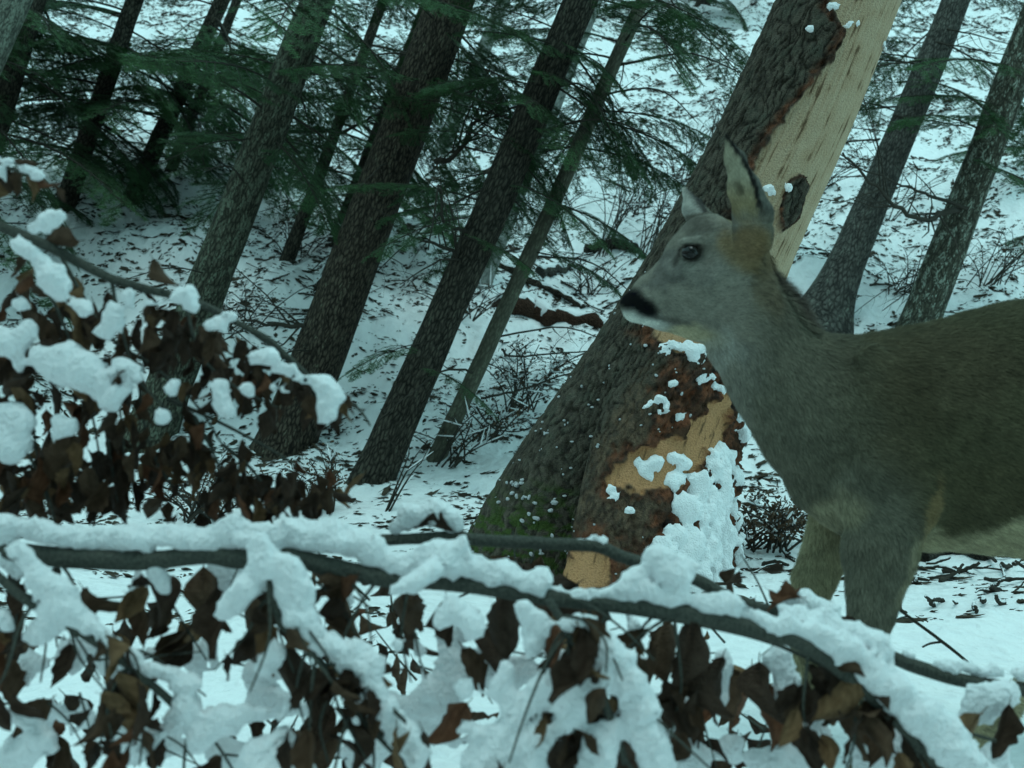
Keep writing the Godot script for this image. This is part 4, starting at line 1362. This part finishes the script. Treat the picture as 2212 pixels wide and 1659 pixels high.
	snow_parts(t, snow_field(z3.call([
		[[170, 570, 44], [260, 530, 44], [330, 510, 32]], [[80, 650, 32], [170, 720, 44]], [[230, 770, 56], [280, 830, 70], [320, 890, 66]], [[690, 940, 44], [700, 980, 36]], [[800, 970, 32], [860, 960, 30]], [[950, 925, 38], [1020, 935, 44], [1040, 980, 34]], [[90, 980, 34], [140, 1000, 30]], [[410, 980, 34], [450, 1000, 40]], [[620, 1010, 46], [610, 1080, 52]], [[540, 1130, 32], [580, 1150, 34]],
		[[150, 1130, 52], [160, 1100, 40]], [[0, 1180, 76], [70, 1190, 74], [110, 1280, 50]], [[250, 1280, 88], [340, 1300, 108], [440, 1330, 104], [530, 1390, 84], [590, 1470, 62], [610, 1530, 34]], [[650, 1290, 44], [700, 1340, 52], [740, 1385, 34]], [[690, 1430, 36], [680, 1450, 34]], [[1120, 1100, 34], [1170, 1085, 42]], [[1260, 1050, 44], [1300, 1070, 30]], [[1400, 1280, 52], [1450, 1270, 54], [1480, 1310, 40]], [[1580, 1330, 40], [1620, 1370, 34]],
		[[1690, 1390, 30], [1760, 1420, 50], [1800, 1480, 56], [1760, 1560, 50], [1740, 1610, 34]], [[1190, 1430, 44], [1210, 1460, 40]], [[1330, 1450, 40], [1350, 1480, 36]], [[1480, 1430, 26], [1530, 1440, 24]], [[1200, 1540, 34], [1250, 1560, 36]], [[60, 1580, 70], [130, 1610, 60]], [[330, 1640, 52], [380, 1630, 48]], [[0, 1700, 110], [60, 1740, 100]], [[870, 1590, 34], [900, 1580, 26]], [[330, 1640, 50], [300, 1700, 40]], [[920, 1440, 36], [950, 1410, 26]], [[840, 1400, 22], [850, 1370, 18]]]), d, 0.8, -0.03, 0.94, 0.0085))
	for q in [[[20, 490], [100, 620], [160, 760], [200, 900], [225, 1060]], [[130, 550], [230, 720], [330, 790], [420, 870], [480, 960]], [[240, 601], [260, 700], [300, 820], [380, 900]], [[400, 645], [430, 760], [500, 830], [600, 880]], [[520, 701], [600, 760], [660, 820], [720, 900]], [[60, 760], [180, 780], [250, 850], [270, 1000]], [[0, 700], [60, 850], [80, 980], [110, 1120]], [[360, 860], [480, 915], [600, 980], [640, 1010]], [[620, 769], [690, 830], [770, 880], [800, 920]], [[300, 820], [320, 950], [380, 1060], [470, 1130]], [[480, 960], [540, 1010], [600, 1080], [680, 1110]]]:
		stem(t, q, [4.5, 2.0], d + rnd(0.0, 0.08), "twig", mats.branch, 6)
	var where := [[60, 640, 80, 70, 10], [60, 860, 90, 120, 20], [180, 720, 90, 80, 16], [240, 870, 100, 90, 20], [330, 720, 80, 70, 16], [420, 760, 90, 70, 16], [480, 830, 110, 70, 20], [560, 830, 80, 60, 12], [620, 870, 80, 50, 12], [700, 890, 70, 50, 14], [160, 1030, 120, 70, 26], [300, 1030, 110, 80, 28], [430, 990, 90, 60, 18], [500, 1070, 130, 60, 30], [640, 1080, 120, 45, 22], [40, 1070, 60, 60, 14]]
	var clusters := 0
	for q in where:
		clusters += 1
		if clusters == 9:
			t = thing("leafy_twig", "hanging beech twigs dense with withered leaves above the branch ridge", "twig", at(300, 1000, d), "snow laden beech branches")
			for w in [[[225, 900], [240, 1000], [260, 1110]], [[420, 900], [470, 1000], [500, 1110]], [[60, 980], [100, 1060], [120, 1130]]]:
				stem(t, w, [4.0, 2.0], d + 0.04, "twig", mats.branch, 6)
		for n in int(q[4] * 1.75):
			var x: float = q[0] + rng.randfn(0.0, 0.55) * q[2]
			var y: float = q[1] + rng.randfn(0.0, 0.55) * q[3]
			if y < 480.0 + x * 0.49 + 20.0:
				continue
			var s := rnd(0.024, 0.05)
			if x < 260.0:
				s *= 1.25
			hang_leaf(t, at(x, y - 30.0, d + rnd(-0.03, 0.14)), s, rnd(-0.7, 0.5), rnd(0, TAU), rnd(-0.5, 0.5), leaf_paint())
	for q in [[140, 970, 0.085, 0.0, 0.1], [60, 1120, 0.06, 0.3, 0.2], [330, 600, 0.05, 0.4, 0.3], [170, 560, 0.06, -1.4, 0.6], [140, 475, 0.03, -2.2, 0.4]]:
		hang_leaf(t, at(q[0], q[1] - 40.0, d - 0.02), q[2], q[3], q[4], 0.1, mats.leaf_brown)
	# --- the tuft at the very edge
	t = thing("leafy_twig", "snow capped tuft of curled brown leaves in front of the slim trunks", "twig", at(0, 390, 1.2), "snow laden beech branches")
	stem(t, [[-90, 330], [-20, 350], [40, 370], [85, 385]], [6, 3], 1.2)
	snow_parts(t, snow_field([[[-10, 345, 18], [15, 350, 16]], [[62, 366, 14], [88, 374, 17]], [[0, 372, 14], [10, 380, 12]]], 1.2, 0.8))
	for q in [[10, 360, 0.04, 0.2, 0.4], [45, 362, 0.042, 0.1, 1.0], [60, 375, 0.04, 0.4, 0.2], [-5, 375, 0.045, -0.3, 0.3], [80, 385, 0.03, 0.9, 0.3], [30, 345, 0.03, 1.6, 0.5]]:
		hang_leaf(t, at(q[0], q[1], 1.2), q[2], q[3], q[4], 0.2, leaf_paint())

# ---------------------------------------------------------------- dead wood and bare growth on the snow
func on_ground(px: float, py: float) -> Vector3:
	# where a sight line from the origin meets the snow
	var d := 1.4
	while d < 30.0:
		var p := at(px, py, d)
		if p.y < ground_y(p.x, d):
			return Vector3(p.x, ground_y(p.x, d), -d)
		d += 0.02
	return at(px, py, 30.0)

func fallen(called: String, label: String, pts: Array, r: float, m: Material, snow := true, group := "", lift := 0.4) -> void:
	var p := []
	for q in pts:
		var g := on_ground(q[0], q[1])
		g.y += r * lift + (q[2] if q.size() > 2 else 0.0)
		p.append(g)
	var t := thing(called, label, "log" if called.contains("log") else "stick", p[0], group)
	var c := curve(p, 6)
	var rr := []
	for k in c.size():
		rr.append(r * lerpf(1.0, 0.55, float(k) / c.size()))
		c[k] += Vector3(rnd(-1, 1), rnd(-1, 1), rnd(-1, 1)) * r * 0.3
	var b := MB.new()
	tube(b, c, rr, 12, Color.WHITE, 1.0, 3.0, 0.45)
	part("wood", b.mesh(), m, t)
	if snow:
		var s := MB.new()
		var cs := []
		var rs := []
		for k in c.size():
			cs.append(c[k] + Vector3(0, rr[k] * 0.62, 0))
			rs.append(rr[k] * (0.72 + 0.4 * noise_a.get_noise_2d(k * 37.0, c[0].x * 900.0)))
		tube(s, cs, rs, 9, Color.WHITE, 1.0, 3.0, 0.3)
		part("snow", s.mesh(), mats.snow, t)

func shrub(label: String, px: float, py: float, n: int, high: float, wide: float, seed_: int, bits := 0, snow_share := 0.3, called := "bare_shrub") -> void:
	rng.seed = seed_
	var foot := on_ground(px, py)
	var t := thing(called, label, "shrub", foot, "bare shrubs on the slope")
	var b := MB.new()
	var sn := MB.new()
	var lf := MB.new()
	for k in n:
		var az := rnd(0, TAU)
		var lean := Vector3(cos(az), 0, sin(az) * 0.7) * wide * rnd(0.3, 1.0)
		var h := high * rnd(0.5, 1.0)
		var p0 := foot + Vector3(rnd(-1, 1), 0, rnd(-1, 1)) * wide * 0.25
		var pts := [p0, p0 + up * h * 0.4 + lean * 0.3, p0 + up * h * 0.75 + lean * 0.8, p0 + up * h * 0.9 + lean * 1.3]
		var c := curve(pts, 4)
		var rr := []
		for q in c.size():
			rr.append(lerpf(0.005, 0.0016, float(q) / c.size()))
		tube(b, c, rr, 4, Color.WHITE, 1, 1, 0, false)
		for q in rng.randi_range(3, 6):
			var s := rng.randi_range(3, c.size() - 2)
			var dir := (Vector3(rnd(-1, 1), rnd(-0.1, 0.9), rnd(-1, 1))).normalized() * high * rnd(0.15, 0.4)
			tube(b, [c[s], c[s] + dir * 0.5, c[s] + dir + Vector3(0, -0.02, 0)], [0.0028, 0.002, 0.001], 3, Color.WHITE, 1, 1, 0, false)
			if rng.randf() < snow_share:
				var o := Vector3(0, 0.004, 0)
				tube(sn, [c[s] + o, c[s] + dir * 0.5 + o, c[s] + dir + o], [0.004, 0.0042, 0.001], 4, Color.WHITE, 1, 1, 0, false)
			for g in bits:
				var e: Vector3 = c[s] + dir * rng.randf() + Vector3(rnd(-1, 1), rnd(-1, 1), rnd(-1, 1)) * 0.03
				var u := Vector3(rnd(-1, 1), rnd(-1, 1), rnd(-1, 1)).normalized() * rnd(0.006, 0.014)
				var v := Vector3(rnd(-1, 1), rnd(-1, 1), rnd(-1, 1)).normalized() * rnd(0.004, 0.01)
				var nn := u.cross(v).normalized()
				var q0 := lf.add(e - u, nn, Color.WHITE, Vector2.ZERO)
				var q1 := lf.add(e + v, nn, Color.WHITE, Vector2.ZERO)
				var q2 := lf.add(e + u, nn, Color.WHITE, Vector2.ZERO)
				var q3 := lf.add(e - v, nn, Color.WHITE, Vector2.ZERO)
				lf.quad(q0, q1, q2, q3)
	part("stems", b.mesh(), mats.twig, t)
	if sn.i.size() > 0:
		part("snow", sn.mesh(), mats.snow, t)
	if lf.i.size() > 0:
		var o := part("leaf_scraps", lf.mesh(), mats.litter_leaf, t)
		o.set_meta("kind", "stuff")

func make_deadwood() -> void:
	rng.seed = 9
	fallen("fallen_log", "rotten red brown log lying half under snow beyond the slim pole", [[1085, 668], [1150, 680], [1210, 692], [1335, 712]], 0.085, mats.rotten, true, "", 0.1)
	fallen("fallen_log", "short sawn log end sticking out of the snowy slope", [[1165, 598], [1200, 590], [1240, 582]], 0.045, mats.bark_grey, true)
	fallen("fallen_log", "mossy dark log across the slope above the deer's muzzle", [[1270, 545], [1320, 540], [1375, 542]], 0.06, mats.bark_dark, true)
	fallen("fallen_log", "thin snowy log leaning down behind the smooth pole", [[1050, 570], [1120, 600], [1200, 640], [1260, 672]], 0.035, mats.bark_brown, true)
	fallen("fallen_log", "broken dark log end with snow roof under the deer's belly", [[1985, 1215], [2060, 1190], [2130, 1215]], 0.035, mats.bark_dark, true)
	for heap in [[34, 1920, 2230, 1185, 1262, 90, -14, 30, "dark broken stick in the tangle of sticks under the deer's belly", "sticks under the belly"], [22, 1590, 1740, 1110, 1240, 80, -30, 26, "thin dark stick by the leafy brush heap behind the forelegs", "sticks behind the forelegs"], [16, 560, 780, 600, 720, 90, -26, 30, "fallen stick between the thin stems and the broad brown trunk", "sticks by the broad trunk"], [18, 1080, 1480, 380, 690, 110, -30, 40, "thin dark branch on the open slope between pole and stripped trunk", "branches on the open slope"], [10, 1850, 2010, 470, 660, 70, -30, 30, "thin branch in the snow between the two rear spruces", "branches between the rear spruces"], [12, 420, 620, 560, 760, 90, -30, 40, "fallen stick on the snow beside the lichen sided trunk", "sticks beside the lichen sided trunk"], [10, 1080, 1320, 560, 700, 70, -16, 40, "snowy stick lying around the rotten red brown log", "sticks by the rotten log"], [14, 1930, 2200, 1262, 1330, 30, -10, 22, "short twig piece poking from smooth snow below the stick tangle", "twig pieces in smooth snow"]]:
		for q in heap[0]:
			var x := rnd(heap[1], heap[2])
			var y := rnd(heap[3], heap[4])
			var x2 := x + rnd(-heap[5], heap[5])
			var y2 := y + rnd(heap[6], heap[7])
			fallen("fallen_stick", heap[8], [[x, y], [(x + x2) * 0.5, (y + y2) * 0.5, rnd(0.0, 0.02)], [x2, y2, rnd(0.0, 0.04)]], rnd(0.003, 0.009), mats.twig, rng.randf() < 0.5, heap[9])
	# the lone twig that leans across the snow behind the forelegs
	var t := thing("leaning_twig", "thin bare twig with small buds leaning over smooth snow", "twig", at(2090, 1432, 1.9))
	stem(t, [[1895, 1278], [1960, 1330], [2030, 1382], [2096, 1436], [2170, 1510]], [3.2, 3.8], 1.9, "stem", mats.twig, 6)
	stem(t, [[2036, 1386], [2010, 1390], [1992, 1398]], [3, 2], 1.9, "side_shoot", mats.twig, 5)
	stem(t, [[1962, 1332], [1948, 1334], [1938, 1338]], [2.5, 1.5], 1.9, "side_shoot", mats.twig, 5)
	# saplings and shrubs
	shrub("dense bush of fine twigs with withered scraps beside the smooth pole", 1120, 890, 15, 0.45, 0.35, 41, 7, 0.8)
	shrub("low tangled bush at the foot of the smooth pole", 1050, 960, 11, 0.3, 0.3, 42, 7, 0.7)
	shrub("thin thicket of upright shoots on the slope before the deer's face", 1400, 560, 14, 0.9, 0.35, 43, 0, 0.2)
	shrub("reddish thicket high on the slope beside the stripped trunk", 1480, 400, 18, 0.7, 0.5, 44, 4, 0.2)
	shrub("upright thin shoots between pole and stripped trunk", 1300, 560, 10, 0.9, 0.3, 45, 0, 0.2)
	shrub("leafy brush heap behind the deer's forelegs", 1660, 1190, 22, 0.22, 0.3, 46, 10, 0.4)
	shrub("fine dark brush on the snow behind the leaf clusters", 440, 1130, 20, 0.3, 0.3, 47, 5, 0.4)
	shrub("scrubby twigs at the foot of the scaly dark trunk", 690, 1110, 14, 0.3, 0.25, 48, 4, 0.3)
	shrub("sparse scrub on the far slope behind the leaning trunks", 200, 330, 14, 0.8, 0.5, 49, 3, 0.2)
	shrub("sparse scrub under the lichen speckled spruce", 2130, 620, 16, 0.5, 0.4, 50, 3, 0.2)
	shrub("slim sapling with crooked bare twigs beside the scaly trunk", 830, 1110, 3, 0.5, 0.12, 51, 0, 0.3, "bare_sapling")
	shrub("brown brush high on the slope above the deer's ear", 1560, 300, 14, 0.6, 0.5, 52, 3, 0.3)
	shrub("thin brush between the two rear spruces", 1900, 480, 12, 0.6, 0.4, 53, 1, 0.3)

	shrub("fine bare brush on the open slope beside the mossy log", 1360, 470, 12, 0.38, 0.4, 61, 2, 0.35)
	shrub("thin twiggy scrub between the scaly trunk and the smooth pole", 1000, 700, 12, 0.38, 0.4, 62, 2, 0.35)
	shrub("fine twigs sticking out of the slope above the rotten log", 1180, 480, 12, 0.38, 0.4, 63, 2, 0.35)
	shrub("pale dead scrub behind the thinnest grey stem", 640, 560, 12, 0.38, 0.4, 64, 2, 0.35)
	shrub("tuft of bare twigs below the short sawn log", 1260, 640, 12, 0.38, 0.4, 65, 2, 0.35)
	shrub("sparse bare scrub high behind the grey spruce", 1850, 250, 12, 0.38, 0.4, 66, 2, 0.35)
	shrub("tuft of dry twigs beside the grey spruce foot", 1930, 640, 12, 0.38, 0.4, 67, 2, 0.35)
	shrub("scattered thin shoots under the stripped trunk's pale wood", 1760, 420, 12, 0.38, 0.4, 68, 2, 0.35)
	shrub("thin dry brush beside the lichen sided trunk foot", 520, 720, 12, 0.38, 0.4, 69, 2, 0.35)
	shrub("bare twig tuft on the snow below the smooth pole", 980, 1010, 12, 0.38, 0.4, 70, 2, 0.35)

func make_shade_thicket() -> void:
	# unseen thicket added behind the camera to keep sky light off whatever faces it
	var n := 0
	for q in [[-2.3, 1.7], [0.1, 2.1], [2.4, 1.7]]:
		rng.seed = 63 + n
		var foot := Vector3(q[0], -0.8, q[1])
		var t := thing("spruce_tree", ["unseen spruce added for shade at the downhill end of the thicket facing the deer", "unseen spruce added for shade in the middle of the thicket facing the deer", "unseen spruce added for shade at the uphill end of the thicket facing the deer"][n], "tree", foot, "thicket facing the deer")
		n += 1
		var pts := []
		var rad := []
		for k in 31:
			pts.append(foot + up * k * 0.2)
			rad.append(lerpf(0.15, 0.08, k / 30.0))
		var b := MB.new()
		tube(b, pts, rad, 24, Color.WHITE, 3.0, 1.25, 0.1)
		part("trunk", b.mesh(), mats.bark_dark, t)
		for k in 40:
			var h := 0.3 + 5.2 * k / 40.0
			var az := rnd(0.0, PI)
			var out := Vector3(cos(az), 0, sin(az) * 0.8)
			var xx := ((out - up * out.dot(up)).normalized() + up * rnd(-0.1, 0.25)).normalized()
			var zz := xx.cross(up).normalized()
			part("bough", boughs[rng.randi() % 5], null, t, Transform3D(Basis(xx, zz.cross(xx), zz).rotated(xx, rnd(-0.8, 0.8)).scaled(Vector3.ONE * rnd(1.4, 2.2)), foot + up * h))

func make_materials() -> void:
	mats.snow = noisy("snow", [lin(0.80, 0.81, 0.83), lin(0.86, 0.87, 0.885), lin(0.90, 0.905, 0.91)], 0.05, 5.0, 5, 0.75, 0.45)
	mats.snow.subsurf_scatter_enabled = false
	mats.snow.subsurf_scatter_strength = 0.25
	mats.snow_ground = noisy("snow_ground", [lin(0.78, 0.79, 0.81), lin(0.87, 0.88, 0.89), lin(0.90, 0.905, 0.91)], 0.02, 1.3, 6, 0.8, 1.4)
	mats.bark_dark = bark_material("bark_dark", Color(0.016, 0.015, 0.012), Color(0.101, 0.088, 0.068), Color(0.149, 0.169, 0.121), 0.28, 20, 1.6)
	mats.bark_brown = bark_material("bark_brown", Color(0.018, 0.015, 0.012), Color(0.115, 0.092, 0.068), Color(0.162, 0.162, 0.115), 0.3, 24, 1.8)
	mats.bark_grey = bark_material("bark_grey", Color(0.041, 0.039, 0.035), Color(0.162, 0.155, 0.135), Color(0.216, 0.230, 0.189), 0.34, 28, 1.4)
	mats.bark_lichen = bark_material("bark_lichen", Color(0.068, 0.074, 0.061), Color(0.203, 0.209, 0.169), Color(0.270, 0.304, 0.243), 0.5, 32, 1.0)
	mats.bark_lichen_dark = bark_material("bark_lichen_dark", Color(0.030, 0.030, 0.022), Color(0.121, 0.119, 0.088), Color(0.176, 0.203, 0.149), 0.44, 36, 1.6)
	mats.bark_speckled = bark_material("bark_speckled", Color(0.034, 0.032, 0.024), Color(0.115, 0.111, 0.084), Color(0.365, 0.405, 0.338), 0.42, 40, 1.0)
	mats.bark_beech = bark_material("bark_beech", Color(0.138, 0.144, 0.132), Color(0.241, 0.247, 0.224), Color(0.310, 0.322, 0.299), 0.45, 44, 0.3)
	mats.bark_smooth = bark_material("bark_smooth", Color(0.068, 0.065, 0.049), Color(0.135, 0.130, 0.095), Color(0.176, 0.196, 0.135), 0.36, 48, 0.4)
	mats.big_bark = noisy("big_bark", [Color(0.74, 0.74, 0.74), Color(0.95, 0.95, 0.95), Color(1, 1, 1)], 0.05, 5.0, 52, 0.95, 0.5, true)
	mats.rotten = noisy("rotten_wood", [lin(0.02, 0.012, 0.009), lin(0.055, 0.030, 0.02), lin(0.10, 0.06, 0.038)], 0.03, 4.0, 53, 0.95, 2.0)
	mats.branch = noisy("branch_bark", [lin(0.035, 0.037, 0.033), lin(0.075, 0.078, 0.065), lin(0.12, 0.125, 0.10)], 0.03, 12.0, 54, 0.85, 0.3)
	mats.twig = plain("twig", lin(0.045, 0.040, 0.032), 0.9)
	mats.needles = plain("needles", Color.WHITE, 0.7, 0.3, true)
	mats.needles.backlight_enabled = true
	mats.needles.backlight = Color(0.35, 0.45, 0.3)
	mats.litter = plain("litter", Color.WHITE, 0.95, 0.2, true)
	mats.litter_leaf = plain("litter_leaf", lin(0.085, 0.055, 0.035), 0.9)
	mats.fur_skin = plain("fur_skin", Color.WHITE, 0.95, 0.15, true)
	mats.fur = plain("fur", Color.WHITE, 0.75, 0.2, true)
	mats.eye = plain("eye", lin(0.006, 0.005, 0.004), 0.04, 0.42)
	for q in [["leaf_dark", 0.09, 0.058, 0.041], ["leaf_brown", 0.145, 0.090, 0.057], ["leaf_tan", 0.30, 0.18, 0.095], ["leaf_red", 0.25, 0.11, 0.062]]:
		var m := noisy(q[0], [lin(q[1] * 0.55, q[2] * 0.55, q[3] * 0.55), lin(q[1], q[2], q[3]), lin(q[1] * 1.4, q[2] * 1.35, q[3] * 1.3)], 0.02, 2.2, 60, 0.6, 0.5, true)
		m.backlight_enabled = true
		m.backlight = Color(0.3, 0.28, 0.25)
		mats[q[0]] = m

# ---------------------------------------------------------------- the scene
func _ready() -> void:
	slope = Transform3D(Basis(Vector3(0, 0, 1), TILT), EYE)
	var cam := Camera3D.new()
	add_child(cam)
	cam.transform = slope
	cam.fov = rad_to_deg(2.0 * atan(PH * 0.5 / FOCAL))
	cam.near = 0.05
	cam.far = 200.0
	var lens := CameraAttributesPhysical.new()
	lens.frustum_focal_length = 18.0
	lens.frustum_focus_distance = 3.0
	lens.exposure_aperture = 2.8
	lens.frustum_near = 0.05
	lens.frustum_far = 200.0
	cam.attributes = lens
	cam.fov = rad_to_deg(2.0 * atan(PH * 0.5 / FOCAL))
	cam.current = true
	var sky_m := ProceduralSkyMaterial.new()
	sky_m.sky_top_color = lin(0.31, 0.62, 0.65)
	sky_m.sky_horizon_color = lin(0.35, 0.68, 0.71)
	sky_m.ground_bottom_color = lin(0.15, 0.22, 0.22)
	sky_m.ground_horizon_color = lin(0.30, 0.45, 0.46)
	sky_m.sky_curve = 0.2
	var sky := Sky.new()
	sky.sky_material = sky_m
	var env := Environment.new()
	env.background_mode = Environment.BG_SKY
	env.sky = sky
	env.tonemap_mode = Environment.TONE_MAPPER_LINEAR
	env.tonemap_exposure = 1.62
	env.ssao_enabled = true
	env.ssil_enabled = true
	env.sdfgi_enabled = true
	var we := WorldEnvironment.new()
	we.environment = env
	add_child(we)
	var sun := DirectionalLight3D.new()
	sun.light_energy = 0.18
	sun.light_color = Color(0.86, 1.0, 1.0)
	sun.light_angular_distance = 25.0
	sun.shadow_enabled = true
	add_child(sun)
	sun.look_at_from_position(Vector3(-2.5, 9, -1.0), Vector3(0.5, 0, -3))

	noise_ground.seed = 3
	noise_ground.frequency = 0.35
	noise_a.seed = 5
	noise_a.frequency = 0.01
	noise_b.seed = 8
	noise_b.frequency = 0.01
	noise_b.fractal_octaves = 3
	noise_plate.seed = 12
	noise_plate.frequency = 0.06
	noise_plate.noise_type = FastNoiseLite.TYPE_CELLULAR
	noise_plate.cellular_return_type = FastNoiseLite.RETURN_DISTANCE2_SUB
	noise_plate.fractal_type = FastNoiseLite.FRACTAL_NONE
	rng.seed = 1
	var t0 := Time.get_ticks_msec()
	make_materials()
	print("materials ", Time.get_ticks_msec() - t0)
	make_ground()
	make_trees()
	make_shade_thicket()
	print("trees ", Time.get_ticks_msec() - t0)
	make_big_trunk()
	print("big trunk ", Time.get_ticks_msec() - t0)
	rng.seed = 2
	make_litter()
	make_deadwood()
	print("deadwood ", Time.get_ticks_msec() - t0)
	make_deer()
	print("deer ", Time.get_ticks_msec() - t0)
	make_front()
	print("front ", Time.get_ticks_msec() - t0)
